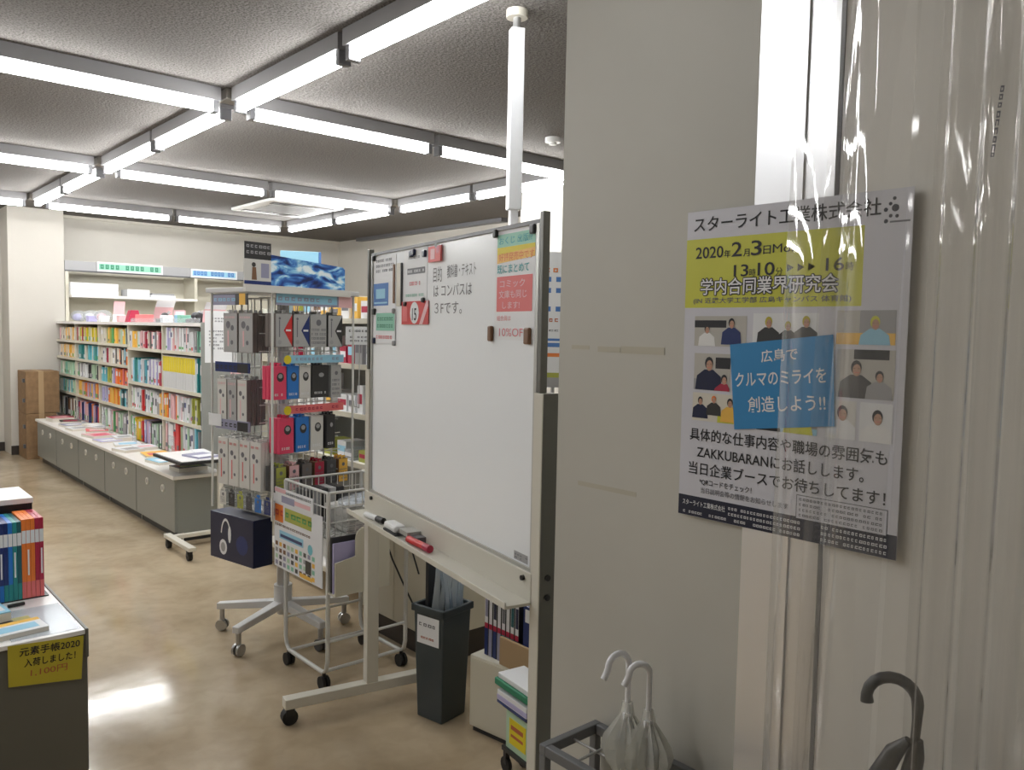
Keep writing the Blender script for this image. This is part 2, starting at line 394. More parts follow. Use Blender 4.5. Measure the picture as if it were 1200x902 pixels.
# tension pole
t = thing('tension_pole', 'white floor to ceiling pole rising behind the whiteboard', 'pole', (2.15, 2.46, 0), -25)
MB().box(-.016, -.016, .04, .016, .016, 2.02, 'pole_white').build('lower_tube', t, .003)
MB().box(-.026, -.024, 1.93, .028, .024, 2.63, 'pole_white').build('upper_sleeve', t, .004)
m = MB(); m.cyl((0, 0, 2.63), (0, 0, CEIL-.03), .016, 'steel'); m.cyl((0, 0, CEIL-.03), (0, 0, CEIL), .042, 'cream_metal', n=20); m.build('top_pad', t)
m = MB(); m.cyl((0, 0, 0), (0, 0, .04), .045, 'cream_metal', n=20); m.build('foot_pad', t)
# ------------------------------------------------------------------ company poster on near wall
t = thing('poster', 'large recruiting poster with yellow band and photos behind the clear curtain', 'poster', (1.3105, .983, 0), -90)
PW = .428
MB().box(0, -.0004, 1.097, PW, .0006, 1.687, 'poster_paper').build('sheet', t)
def TP(*a, **k): return text(t, *a, **k)
m = MB(); m.quad(0, 1.503, .352, 1.634, 'poster_yellow'); m.build('title_band', t, label='yellow band with the date in black')
TP('スターライト工業株式会社', .016, 1.650, .026, 'ink', w=.362, bold=.010)
m = MB()
for x, z, r_ in ((.398, 1.672, .003), (.392, 1.664, .003), (.385, 1.655, .0035), (.400, 1.657, .006), (.393, 1.645, .003), (.386, 1.637, .0035), (.403, 1.644, .003)):
    m.disc(x, z, r_, 'ink_navy')
m.quad(.392, 1.634, .424, 1.637, 'ink_soft'); m.build('star_logo', t)
TP('2020', .022, 1.597, .026, 'ink', w=.062, bold=.010); TP('年', .086, 1.597, .013, 'ink', w=.014, bold=.01)
TP('2', .102, 1.597, .032, 'ink', w=.022, bold=.010); TP('月', .127, 1.597, .013, 'ink', w=.013, bold=.01)
TP('3', .143, 1.597, .032, 'ink', w=.022, bold=.010); TP('日', .168, 1.599, .015, 'ink', w=.015, bold=.010); TP('Mon.', .187, 1.599, .019, 'ink', w=.055)
TP('13', .108, 1.560, .026, 'ink', w=.031, bold=.010); TP('時', .141, 1.560, .013, 'ink', w=.013); TP('10', .158, 1.560, .028, 'ink', w=.034, bold=.010)
TP('分', .194, 1.560, .013, 'ink', w=.014)
m = MB()
for k in range(3): x = .216+k*.02; m.poly([(x, 1.564), (x+.013, 1.571), (x, 1.578)], 'ink')
m.build('arrow', t)
TP('16', .288, 1.563, .026, 'ink', w=.032, bold=.010); TP('時', .323, 1.563, .013, 'ink', w=.014)

for dx, dz in ((-.0018, 0), (.0018, 0), (0, .0018), (0, -.0018), (.0014, .0014), (-.0014, -.0014), (.0014, -.0014), (-.0014, .0014)): TP('学内合同業界研究会', .036+dx, 1.530+dz, .028, 'ink', w=.276, bold=.01, y=-.0012-abs(dx)*.05)
TP('学内合同業界研究会', .036, 1.530, .028, 'white', w=.276, bold=.012, y=-.0017)
TP('(IN 近畿大学工学部 広島キャンパス 体育館)', .02, 1.512, .010, 'ink_soft', w=.315, bold=.010)
def photo(x0, z0, x1, z1, bg, people, extra=()):
    m = MB(); m.quad(x0, z0, x1, z1, bg, -.0008)
    for (c, a, b, c2, d) in extra: m.quad(x0+(x1-x0)*a, z0+(z1-z0)*b, x0+(x1-x0)*c2, z0+(z1-z0)*d, c, -.0010)
    W_ = x1-x0; H_ = z1-z0
    for i, (px, pz, s, shirt, hat) in enumerate(people):
        cx = x0+px*W_; cz = z0+pz*H_; h = s*H_; yy = -.0012-i*.0002
        b0 = max(z0, cz-h*1.1)
        pts = [(max(x0, cx-h*.62), b0), (min(x1, cx+h*.62), b0), (min(x1, cx+h*.55), cz-h*.45), (cx+h*.2, cz-h*.2), (cx-h*.2, cz-h*.2), (max(x0, cx-h*.55), cz-h*.45)]
        m.poly(pts, shirt, yy); m.disc(cx, cz+h*.05, h*.19, hat, yy-.00008, 12, h*.25); m.disc(cx+h*.02, cz-h*.04, h*.145, 'skin', yy-.00015, 12, h*.21)
        m.quad(cx-h*.07, cz-h*.13, cx+h*.10, cz-h*.11, 'salmon', yy-.00018); m.quad(cx-h*.09, cz+h*.0, cx-h*.03, cz+h*.025, 'brown', yy-.00018); m.quad(cx+h*.06, cz+h*.0, cx+h*.12, cz+h*.025, 'brown', yy-.00018)
    return m.build('photo', t)
photo(.025, 1.430, .140, 1.487, 'photo_wall', [(.25, .55, .55, 'white', 'ink'), (.72, .75, .62, 'deep_blue', 'ink')], [('ink', 0, .62, .62, .86)])
photo(.153, 1.430, .280, 1.492, 'paper', [(.25, .72, .62, 'charcoal', 'note_yellow'), (.55, .62, .52, 'charcoal', 'note_yellow'), (.82, .74, .62, 'charcoal', 'note_yellow')])
photo(.312, 1.440, .410, 1.496, 'grey', [(.66, .62, .75, 'sky', 'poster_yellow')], [('amber', 0, 0, 1, .34), ('photo_wall', 0, .34, .4, 1)])
photo(.027, 1.346, .108, 1.416, 'photo_wall', [(.42, .7, .7, 'navy', 'ink'), (.85, .3, .5, 'crimson', 'ink')], [('grey', 0, 0, .5, .3), ('ink', .6, .6, 1, .9)])
photo(.315, 1.352, .412, 1.432, 'photo_wall', [(.35, .6, .6, 'dark_grey', 'ink'), (.75, .45, .45, 'grey', 'charcoal')], [('ink', .3, .8, .9, 1)])
photo(.026, 1.286, .154, 1.340, 'page', [(.14, .7, .55, 'navy', 'ink'), (.38, .78, .5, 'charcoal', 'orange'), (.66, .7, .6, 'amber', 'ink'), (.9, .45, .5, 'poster_yellow', 'ink')], [('poster_yellow', .45, 0, 1, .25)])
photo(.166, 1.282, .285, 1.336, 'sky', [(.22, .6, .72, 'ink', 'ink'), (.7, .66, .85, 'poster_yellow', 'ink')], [('paper', 0, 0, .35, .4), ('grey', .85, .2, 1, 1)])
photo(.300, 1.282, .352, 1.346, 'pack_white', [(.55, .66, .75, 'paper', 'ink')])
photo(.358, 1.282, .412, 1.346, 'paper', [(.55, .62, .72, 'white', 'ink')])
m = MB(); m.poly([(.123, 1.277), (.317, 1.302), (.308, 1.456), (.107, 1.434)], 'poster_blue', -.0030); m.build('slogan_panel', t, label='bright blue panel with white slogan')
TT = Matrix.Translation((.21, 0, 1.36)) @ Matrix.Rotation(R(-6), 4, 'Y') @ Matrix.Translation((-.21, 0, -1.36))
TP('広島で', .215, 1.409, .020, 'white', w=.072, bold=.01, y=-.0035, T=TT, anchor='c'); TP('クルマのミライを', .212, 1.367, .025, 'white', w=.178, bold=.012, y=-.0035, T=TT, anchor='c')
TP('創造しよう!!', .222, 1.320, .026, 'white', w=.150, bold=.010, y=-.0035, T=TT, anchor='c')
TP('具体的な仕事内容や職場の雰囲気も', .022, 1.249, .022, 'ink', w=.385, bold=.010)
TP('ZAKKUBARANにお話しします。', .040, 1.216, .022, 'ink', w=.330, bold=.010)
TP('当日企業ブースでお待ちしてます！', .022, 1.183, .022, 'ink', w=.385, bold=.010)
TP('*QRコードをチェック！', .048, 1.163, .011, 'ink', w=.115, bold=.01); TP('当日説明会等の情報をお知らせします', .052, 1.147, .010, 'ink_soft', w=.185, bold=.01)
m = MB(); m.quad(.252, 1.133, .412, 1.176, 'ink_soft', -.0007); m.quad(.2535, 1.1345, .4105, 1.1745, 'poster_paper', -.0010); scribble(m, .258, 1.136, .408, 1.173, 'ink_soft', 4, y=-.0013, char=.006); m.build('notice_box', t)
m = MB(); m.quad(0, 1.0975, PW, 1.137, 'ink_navy', -.0007); scribble(m, .115, 1.1, .262, 1.132, 'paper', 3, y=-.001, char=.006); scribble(m, .30, 1.1, .415, 1.132, 'paper', 3, y=-.001, char=.006); scribble(m, .012, 1.100, .11, 1.110, 'paper', 1, y=-.001, char=.006)
m.build('address_band', t, label='navy band with white small print')
TP('スターライト工業株式会社', .010, 1.119, .010, 'paper', w=.098, bold=.01)
# tape remnants
for i, (y0, y1, z0, z1, l) in enumerate(((1.30, 1.245, 1.414, 1.423, 'pale old tape strip at the left edge of near wall'), (1.22, 1.155, 1.41, 1.422, 'pale old tape strip in the middle, beside two others'), (1.153, 1.037, 1.409, 1.424, 'longest pale tape strip, nearest the poster'), (1.27, 1.10, 1.108, 1.118, 'faint smeared tape mark lower on near wall'))):
    tag(MB().box(1.3192, y1, z0, 1.3199, y0, z1, 'tape').build('tape_strip'), l, 'tape')
# ------------------------------------------------------------------ whiteboard
t = thing('whiteboard', 'large rolling whiteboard with posters, magnets and pen tray', 'whiteboard', (1.616, 2.653, 0), -101.1)
MB().box(.035, .0, .850, 1.185, .012, 1.718, 'board_white').build('board', t)
m = MB(); m.box(.026, -.006, .842, 1.20, .018, .852, 'alu'); m.box(.026, -.006, .852, .037, .018, 1.718, 'alu'); m.box(1.183, -.006, .852, 1.197, .018, 1.718, 'alu'); m.build('frame', t)
m = MB(); m.box(.026, -.006, 1.718, 1.20, .018, 1.728, 'charcoal'); m.build('top_rail', t, label='dark top rail')
for s0 in (-.012, 1.197):
    f = MB().box(s0+.004, -.008, 1.30, s0+.022, .012, 1.745, 'post_dark').build('upper_post', t, .002)
    f = MB().box(s0-.004, -.010, .09, s0+.038, .036, 1.30, 'cream_metal').build('leg', t, .002)
    if s0 > 1: m = MB(); m.box(s0+.038, -.008, .09, s0+.0405, .034, 1.30, 'post_dark'); m.build('shaded_side', f)  # shade on the right leg's end face, painted as a dark sheet
    xx = s0+.0405
    for z in (.84, .79): m = MB(); m.cyl((xx, .013, z), (xx+.004, .013, z), .008, 'black', n=10); m.build('bolt', f)
    b = MB().box(s0-.006, -.32, .062, s0+.04, .32, .10, 'cream_metal').build('foot', t, .003)
    for yy in (-.30, .30):
        m = MB(); c = (s0+.017, yy)
        m.box(c[0]-.018, yy-.016, .035, c[0]+.018, yy+.016, .062, 'black'); m.cyl((c[0]-.017, yy, .029), (c[0]+.017, yy, .029), .029, 'rubber', n=16); m.build('caster', t)
m = MB(); m.box(0, -.012, .768, 1.2, .0, .842, 'cream_metal'); m.box(0, -.082, .762, 1.2, -.002, .770, 'cream_metal'); m.box(0, -.086, .762, 1.2, -.082, .780, 'cream_metal'); m.build('pen_tray', t, .0015)
m = MB(); m.box(.45, -.06, .785, .52, -.012, .80, 'alu'); m.box(.50, -.05, .77, .56, -.012, .79, 'socket_grey'); m.build('latch', t)
for x_ in (.07, 1.165): m = MB(); m.cyl((x_, -.02, .825), (x_, -.012, .825), .007, 'black', n=8); m.build('screw', t)
m = MB(); scribble(m, 1.10, .858, 1.16, .874, 'ink_soft', 2, char=.012); m.quad(1.095, .856, 1.165, .878, 'grey', -.0004); m.build('rating_label', t)
text(t, '教科書・テキスト', .665, 1.612, .036, 'ink_marker', w=.190, bold=.0)
text(t, '目的', .566, 1.603, .044, 'ink_marker', w=.062, bold=.0)
text(t, 'は コンパスは', .570, 1.556, .036, 'ink_marker', w=.260); text(t, '３Fです。', .578, 1.503, .036, 'ink_marker', w=.19)
WBM = t.matrix_basis.copy() if False else Matrix.Translation((1.616, 2.653, 0)) @ Matrix.Rotation(R(-101.1), 4, 'Z')
def wb_thing(name, label, cat, x, z, y=-.0015, group=None):
    p = WBM @ Vector((x, y, z)); return thing(name, label, cat, p, -101.1, group)
def sheet(t, w, h, m_='paper', th=.0012, name='sheet'): return MB().box(0, 0, 0, w, th, h, m_).build(name, t)
p = wb_thing('notice_sheet', 'white notice with blue block at upper left of whiteboard', 'notice', .040, 1.405)
sheet(p, .218, .305); m = MB(); m.quad(.004, .130, .150, .210, 'ink_blue'); m.quad(.03, .155, .12, .19, 'sky', -.001); m.quad(.012, .137, .14, .143, 'sky', -.001); scribble(m, .03, .245, .20, .30, 'ink_soft', 3, char=.014); m.build('print', p)
p = wb_thing('notice_sheet', 'green and white notice at left edge, below the blue one', 'notice', .072, 1.40, -.004)
sheet(p, .188, .112); m = MB(); m.quad(.006, .045, .184, .108, 'mint'); scribble(m, .02, .05, .17, .10, 'sign_green', 2, y=-.001, char=.02); scribble(m, .01, .01, .17, .035, 'ink_pink', 1, char=.02); m.build('print', p)
p = wb_thing('notice_sheet', 'narrow white notice with dark headline, second from left on board', 'notice', .330, 1.545)
sheet(p, .19, .178); m = MB(); m.quad(.03, .088, .175, .108, 'ink_soft'); scribble(m, .035, .09, .17, .106, 'paper', 1, y=-.001, char=.012); scribble(m, .04, .135, .13, .15, 'ink_soft', 1, char=.012); scribble(m, .05, .045, .14, .07, 'ink_pink', 1, char=.014); scribble(m, .02, .01, .16, .028, 'mint', 1, char=.012); m.build('print', p)
p = wb_thing('price_card', 'red and white discount card reading 15 on whiteboard', 'card', .318, 1.468, -.004)
sheet(p, .22, .076, 'red'); m = MB(); m.disc(.11, .038, .036, 'paper', -.0006, 16); m.poly([(.15, 0), (.175, 0), (.22, .06), (.22, .076), (.205, .076)], 'pale_pink', -.0007); m.quad(.01, .01, .05, .066, 'salmon', -.0007); m.build('print', p); text(p, '15', .11, .014, .048, 'ink', w=.036, bold=.010, anchor='c')
p = wb_thing('card_magnet', 'small red flower-like card clip at top of whiteboard', 'magnet', .545, 1.662, -.004)
m = MB(); m.box(0, -.006, 0, .09, 0, .048, 'salmon'); m.build('card', p); m = MB(); m.quad(.018, .008, .05, .04, 'pale_pink', -.0066); m.disc(.07, .036, .012, 'crimson', -.0068); m.disc(.058, .05, .009, 'charcoal', -.0068); m.build('print', p)
p = wb_thing('ruler', 'long dark narrow magnetic strip beside blue notice', 'magnet', .238, 1.541); MB().box(0, -.004, 0, .012, 0, .134, 'brown').build('strip', p)
p = wb_thing('ruler', 'long pale wooden magnetic strip beside blue notice', 'magnet', .278, 1.531); MB().box(0, -.006, 0, .034, 0, .145, 'cream').build('strip', p); MB().box(.034, -.006, 0, .040, 0, .145, 'dark_grey').build('edge', p)
p = wb_thing('handwritten_poster', 'tall white hand-lettered poster with yellow and pink blocks', 'poster', .967, 1.428)
sheet(p, .208, .29); m = MB(); m.poly([(.012, .205), (.206, .214), (.206, .272), (.012, .278)], 'yellow', -.0006); m.quad(.012, .245, .206, .279, 'mint', -.0007); m.poly([(.012, .203), (.206, .212), (.206, .235), (.012, .226)], 'amber', -.0008)
m.quad(.012, .075, .196, .168, 'salmon'); m.build('print', p)
text(p, 'おくじ 出版!?', .022, .254, .018, 'ink_teal', w=.17, bold=.01); text(p, '好評発売中です', .022, .210, .02, 'ink_orange', w=.18, bold=.010)
text(p, '既にまとめて', .014, .178, .022, 'ink_teal', w=.165, bold=.010)
text(p, 'コミック', .03, .140, .019, 'pale_pink', w=.13, bold=.01); text(p, '文庫も同じ', .025, .112, .019, 'pale_pink', w=.145, bold=.01); text(p, 'します!', .045, .084, .018, 'pale_pink', w=.09, bold=.01)
text(p, '組合員は', .016, .052, .013, 'ink_pink', w=.075); text(p, '10%OFF', .03, .010, .026, 'ink_pink', w=.145, bold=.0)
for x, z, c, l, w_, h_ in ((.400, 1.700, 'navy', 'navy magnet at top left of second notice', .022, .022), (.418, 1.703, 'navy', 'navy magnet touching its neighbour over the second notice', .022, .022), (.506, 1.693, 'navy', 'navy magnet at top right of second notice', .022, .022),
        (.974, 1.712, 'charcoal', 'black magnet at top left of hand-lettered poster', .018, .022), (1.166, 1.706, 'charcoal', 'black magnet at top right of hand-lettered poster', .022, .024), (.955, 1.444, 'brown', 'brown clip at bottom left of hand-lettered poster', .020, .042), (1.150, 1.440, 'brown', 'brown clip at bottom right of hand-lettered poster', .026, .042),
        (.059, 1.514, 'charcoal', 'black magnet between blue and green notices', .024, .024), (.06, 1.408, 'navy', 'navy magnet at lower left corner of whiteboard notices', .022, .022), (.352, 1.536, 'charcoal', 'dark magnet over the left of red discount card', .018, .014), (.50, 1.546, 'charcoal', 'dark magnet over the right of red discount card', .018, .016), (.25, 1.514, 'grey', 'grey magnet at right corner of green notice', .016, .018), (.255, 1.402, 'grey', 'grey magnet under the green notice', .016, .018), (.052, 1.708, 'charcoal', 'black magnet at top left corner of whiteboard', .018, .02)):
    p = WBM @ Vector((x, -.006, z)); m = MB()
    m.box(-w_/2, -.006, -h_/2, w_/2, .005, h_/2, c); o = tag(m.build('magnet', bevel=.004), l, 'magnet', 'magnets on the whiteboard'); o.location = p; o.rotation_euler = (0, 0, R(-101.1))
# things on the tray
def tray_loc(s, y=-.05): return WBM @ Vector((s, y, .770))
o = thing('marker', 'black and white marker on the left of pen tray', 'marker', tray_loc(.20), -101.1+8)
m = MB(); m.cyl((-.065, 0, .012), (.02, 0, .012), .010, 'white'); m.build('barrel', o); m = MB(); m.cyl((.02, 0, .012), (.065, 0, .012), .011, 'black'); m.build('cap', o)
o = thing('marker', 'red marker lying on the pen tray', 'marker', tray_loc(.60, -.055), -101.1+4)
m = MB(); m.cyl((-.07, 0, .013), (.04, 0, .013), .011, 'red'); m.build('barrel', o); m = MB(); m.cyl((.04, 0, .013), (.075, 0, .013), .012, 'crimson'); m.build('cap', o)
o = thing('eraser', 'white rounded board eraser with dark felt on pen tray', 'eraser', tray_loc(.39, -.05), -101.1)
m = MB(); m.box(-.05, -.022, 0, .05, .022, .010, 'dark_grey'); m.build('felt', o); m = MB(); m.box(-.05, -.022, .010, .05, .022, .034, 'white'); m.build('grip', o, .009)
# ------------------------------------------------------------------ counter cabinets (left)
CY0, CY1, CX = 5.5, 9.62, 1.87
nx = ['nearest grey cabinet under the long white counter', 'second grey cabinet from the near end of counter', 'middle grey cabinet of the five under the counter', 'fourth grey cabinet from the near end of counter', 'farthest grey cabinet beside the cardboard boxes']
for i in range(5):
    a = CY0+i*(CY1-CY0)/5; b = a+(CY1-CY0)/5; c = thing('cabinet', nx[i], 'cabinet', (CX, a, 0), 0, 'grey cabinets under the counter'); w_ = b-a
    MB().box(.012, .003, .06, .318, w_-.003, .425, 'cabinet_grey').build('body', c)
    MB().box(.04, .01, 0, .31, w_-.01, .06, 'black').build('plinth', c)
    f = MB().box(-.004, .008, .065, .012, w_-.008, .418, 'cabinet_grey').build('door', c, .002)
    for q in (.28, .68):
        m = MB(); m.cyl((-.012, w_*q, .335), (-.004, w_*q, .335), .026, 'handle_white', n=14); m.cyl((-.0125, w_*q, .335), (-.0118, w_*q, .335), .015, 'grey', n=12); m.build('handle', f)
    for q in (.05, .30):
        m = MB(); m.cyl((q, .02, 0), (q, .02, .06), .012, 'cream_metal', n=8); m.build('foot', c)
o = MB().box(CX-.02, CY0-.012, .425, 2.19, CY1+.01, .45, 'counter_white').build('worktop', bevel=.004); tag(o, 'long white worktop over the five grey cabinets', 'worktop')
# ------------------------------------------------------------------ gondola shelf (left)
g = thing('bookshelf', 'long low grey double bookshelf packed with colourful books', 'bookshelf', (2.2, 5.9, 0))
GL = 4.36
def shelf_board(y0, y1, z, nm='shelf'):
    m = MB(); m.box(0, y0, z-.018, .30, y1, z, 'counter_white'); m.box(-.006, y0, z-.022, 0, y1, z+.004, 'cream'); return m.build(nm, g)
MB().box(-.01, -.022, 0, .62, 0, 1.475, 'panel_grey').build('end_panel', g, .003)
MB().box(-.01, GL, 0, .62, GL+.02, 1.475, 'cream').build('end_panel', g)
MB().box(.30, 0, 0, .32, GL, 1.475, 'cream').build('back_panel', g)
m = MB(); m.box(-.008, 0, 1.445, .62, GL, 1.47, 'counter_white'); m.build('top_shelf', g)
for y0, y1 in ((1.76, 2.69), (2.69, 3.56), (3.56, 4.34)):
    for z in (1.27, 1.085, .90, .71): shelf_board(y0+.004, y1-.004, z)
for y0, y1 in ((0.004, .86), (.86, 1.75)):
    for z in (1.25, .955, .715): shelf_board(y0+.004, y1-.004, z)
for y in (.86, 1.755, 2.69, 3.56): MB().box(.0, y-.008, .45, .30, y+.008, 1.445, 'cream').build('divider', g)
MB().box(0, 0, .40, .30, GL, .44, 'cream').build('base_shelf', g)
MB().box(.32, .01, .1, .6, GL, .44, 'panel_grey').build('rear_base', g)
BOOKS = {}
def book(col, pos, size, rz, label, group, band=None, name='book', ry=0, cat='book'):
    """spine at local x=0 facing -X; size = (thickness y, depth x, height z)"""
    k = (col, band)
    if k not in BOOKS:
        m = MB(); m.box(0, -.5, 0, .02, .5, 1, col); m.box(0, -.5, 0, 1, -.40, 1, col); m.box(0, .40, 0, 1, .5, 1, col); m.box(.02, -.40, .01, .98, .40, .985, 'page')
        if band: m.box(-.004, -.48, band[1], 0, .48, band[2], band[0])
        BOOKS[k] = m.mesh('book')
    o = bpy.data.objects.new(name, BOOKS[k]); COL.objects.link(o); o.location = pos; o.scale = (size[1], size[0], size[2]); o.rotation_euler = (0, R(ry), R(rz))
    return tag(o, label, cat, group)
CN = {'page': 'cream', 'paper': 'white', 'pale_pink': 'pale pink', 'salmon': 'salmon', 'yellow': 'yellow', 'amber': 'amber', 'orange': 'orange', 'cyan': 'light blue', 'sky': 'sky blue', 'lilac': 'lilac', 'teal': 'teal', 'dark_teal': 'dark teal',
      'green': 'green', 'pale_green': 'pale green', 'crimson': 'crimson', 'red': 'red', 'navy': 'navy', 'deep_blue': 'blue', 'grey': 'grey', 'purple_grey': 'grey violet', 'charcoal': 'black', 'mint': 'mint', 'olive': 'olive', 'brown': 'brown', 'pink': 'pink', 'white': 'white', 'blue': 'bright blue', 'note_yellow': 'mustard'}
def row(y0, y1, z, h, seq, where, th=(.022, .042), dep=.16, x=2.205, jitter=.12):
    """a row of single books with spines facing the aisle, from near (y0) to far (y1)"""
    y = y0; i = 0
    rr = random.Random(int(y0*100)+int(z*1000))
    while y < y1-.02:
        f = (y-y0)/(y1-y0)
        c = None
        for a, b, cs in seq:
            if a <= f < b: c = cs[i % len(cs)] if len(cs) < 3 else rr.choice(cs)
        if c is None: y += .03; continue
        if c in ('teal', 'green', 'crimson', 'dark_teal', 'orange', 'red', 'olive', 'deep_blue') and len(cs) > 2 and rr.random() < .4: c = rr.choice(['page', 'paper', 'pale_green', 'paper'])
        w_ = rr.uniform(*th); w_ = min(w_, y1-y); hh = h*rr.uniform(1-jitter, 1)
        band = rr.choice([None, ('paper', .55, .85), ('ink_soft', .15, .3), None]) if c != 'paper' else rr.choice([('red', .1, .25), ('deep_blue', .6, .8), ('ink_soft', .4, .75), ('green', .1, .2)])
        book(c, (x+rr.uniform(0, .02), y+w_/2, z), (w_*.94, dep, hh), 0, '%s book on the %s' % (CN[c], where), '%s books, %s' % (CN[c], where), band)
        y += w_; i += 1
nr = 5.912
row(nr, nr+.26, 1.25, .16, [(0, 1, ['grey', 'mint', 'charcoal', 'paper'])], 'top shelf of nearest bookshelf bay, near end')
row(nr+.28, nr+.82, 1.25, .185, [(0, 1, ['paper', 'paper', 'pale_pink', 'lilac'])], 'top shelf of nearest bookshelf bay, far part', jitter=.03)
row(nr+.87, nr+1.72, 1.25, .15, [(0, .35, ['paper', 'crimson', 'pale_pink', 'charcoal']), (.35, .7, ['paper', 'crimson', 'pale_pink']), (.7, .86, ['amber', 'orange', 'grey']), (.86, 1, ['navy', 'grey', 'paper'])], 'top shelf of second bookshelf bay')
row(nr, nr+.14, .955, .26, [(0, 1, ['dark_teal', 'teal'])], 'second shelf of nearest bookshelf bay, near end', th=(.03, .05))
for k in range(14):
    w_ = .05; book('paper', (2.205, nr+.165+k*w_, .955), (w_*.94, .18, .255), 0, 'thick white book with yellow top, second shelf of nearest bay', 'thick yellow and white series books', ('yellow', .52, .98))
row(nr+.87, nr+1.72, .955, .21, [(0, .12, ['crimson', 'crimson']), (.12, .45, ['lilac', 'paper', 'paper']), (.45, .7, ['dark_teal', 'paper', 'cyan']), (.7, .9, ['teal', 'paper', 'sky']), (.9, 1, ['paper', 'amber'])], 'second shelf of second bookshelf bay')
row(nr, nr+.10, .715, .2, [(0, 1, ['deep_blue', 'navy'])], 'third shelf of nearest bookshelf bay, near end', th=(.03, .05))
row(nr+.12, nr+.84, .715, .2, [(0, .3, ['paper', 'paper', 'olive']), (.3, .6, ['pale_pink', 'paper', 'orange', 'paper']), (.6, .85, ['paper', 'pale_pink', 'lilac']), (.85, 1, ['amber', 'orange'])], 'third shelf of nearest bookshelf bay')
row(nr+.87, nr+1.72, .715, .19, [(0, .1, ['amber', 'orange']), (.1, .4, ['paper', 'grey', 'green']), (.4, .55, ['charcoal', 'paper']), (.55, 1, ['paper', 'red', 'paper'])], 'third shelf of second bookshelf bay')
row(nr+.87, nr+1.72, .45, .2, [(0, .35, ['charcoal', 'grey', 'pale_green', 'paper']), (.35, .5, ['pale_pink', 'lilac']), (.5, .62, ['crimson', 'red']), (.62, .85, ['amber', 'yellow']), (.85, 1, ['paper', 'green'])], 'lowest shelf of second bookshelf bay', th=(.03, .05))
row(nr+.10, nr+.84, .45, .24, [(0, .12, ['grey', 'cyan']), (.12, .5, ['paper', 'pale_green', 'paper']), (.5, .62, ['red', 'red']), (.62, 1, ['paper', 'paper', 'pale_pink'])], 'lowest shelf of nearest bookshelf bay', th=(.03, .05))
# far bays: nearer one as single books, the rest joined
y3 = 7.665
row(y3, y3+.88, 1.27, .15, [(0, .1, ['navy', 'navy']), (.1, .4, ['orange', 'amber', 'pale_green']), (.4, .8, ['yellow', 'olive', 'amber', 'green']), (.8, 1, ['page', 'page'])], 'top shelf of middle bookshelf bay', th=(.03, .055))
row(y3, y3+.88, 1.085, .15, [(0, .15, ['sky', 'orange']), (.15, .4, ['orange', 'charcoal', 'page']), (.4, .75, ['orange', 'red', 'page']), (.75, 1, ['pale_pink', 'crimson', 'page'])], 'second shelf of middle bookshelf bay', th=(.03, .055))
row(y3, y3+.88, .90, .15, [(0, .5, ['orange', 'orange', 'salmon']), (.5, .8, ['lilac', 'olive', 'page']), (.8, 1, ['cyan', 'teal', 'charcoal'])], 'third shelf of middle bookshelf bay', th=(.03, .055))
row(y3, y3+.88, .71, .15, [(0, .3, ['cyan', 'dark_teal', 'grey']), (.3, .75, ['orange', 'amber', 'orange']), (.75, 1, ['lilac', 'paper'])], 'fourth shelf of middle bookshelf bay', th=(.03, .055))
row(y3, y3+.88, .45, .2, [(0, .3, ['paper', 'pale_green', 'grey']), (.3, 1, ['paper', 'paper', 'green', 'pale_pink'])], 'lowest shelf of middle bookshelf bay', th=(.04, .06))
def joined(y0, y1, z, h, cs, label):
    m = MB(); y = y0; rr = random.Random(int(y0*77)+int(z*991))
    while y < y1-.02:
        w_ = rr.uniform(.02, .035); hh = h*rr.uniform(.9, 1); c = rr.choice(cs); xo = 2.207+rr.uniform(0, .02)
        m.box(xo, y, z, xo+.14, y+w_*.92, z+hh, c)
        if rr.random() < .6: m.box(xo-.0015, y+.001, z+hh*.1, xo, y+w_*.85, z+hh*.35, rr.choice(['ink_soft', 'paper', 'green']))
        y += w_
    tag(m.build('book_row', kind='stuff'), label, 'books')
for i, (z, c1, c2) in enumerate(((1.27, ['olive', 'yellow', 'lilac', 'crimson', 'page'], ['page', 'amber', 'pale_pink', 'page']), (1.085, ['teal', 'cyan', 'sky', 'teal', 'page'], ['page', 'amber', 'page', 'amber']), (.90, ['paper', 'charcoal', 'pale_green', 'grey'], ['pale_green', 'page', 'pale_green', 'mint']), (.71, ['orange', 'amber', 'lilac', 'orange'], ['pale_green', 'page', 'mint', 'cyan']), (.45, ['crimson', 'lilac', 'orange', 'deep_blue', 'pale_pink'], ['page', 'charcoal', 'brown', 'paper']))):
    wh = ['top', 'second', 'third', 'fourth', 'lowest'][i]
    joined(8.60, 9.44, z, .15 if i < 4 else .2, c1, 'row of thin paperbacks on %s shelf of fourth bookshelf bay' % wh)
    joined(9.47, 10.2, z, .14 if i < 4 else .2, c2, 'row of pale paperbacks on %s shelf of farthest bookshelf bay' % wh)
# clear divider stands & face-out pieces on lowest row
for y, c, l in ((6.02, 'red', 'red cut-out shape standing on counter before nearest bay'),):
    m = MB(); m.box(0, -.05, 0, .008, .05, .05, c); m.box(0, -.012, .05, .008, .012, .19, c); o = tag(m.build('display_card'), l, 'card'); o.location = (2.15, 6.35, .45)
# paper on the end panel
o = thing('notice_sheet', 'white printed notice on the grey end of bookshelf', 'notice', (2.212, 5.877, 1.185)); sheet(o, .235, .375, 'paper', .001)
m = MB(); scribble(m, .05, .29, .19, .33, 'ink_soft', 2, char=.02); scribble(m, .03, .09, .20, .24, 'ink_soft', 6, char=.014); m.build('print', o)
o = MB().box(0, -.001, 0, .10, .0, .07, 'pale_pink').build('price_note'); tag(o, 'small pink slip under the white notice on bookshelf end', 'note'); o.location = (2.40, 5.876, 1.10)
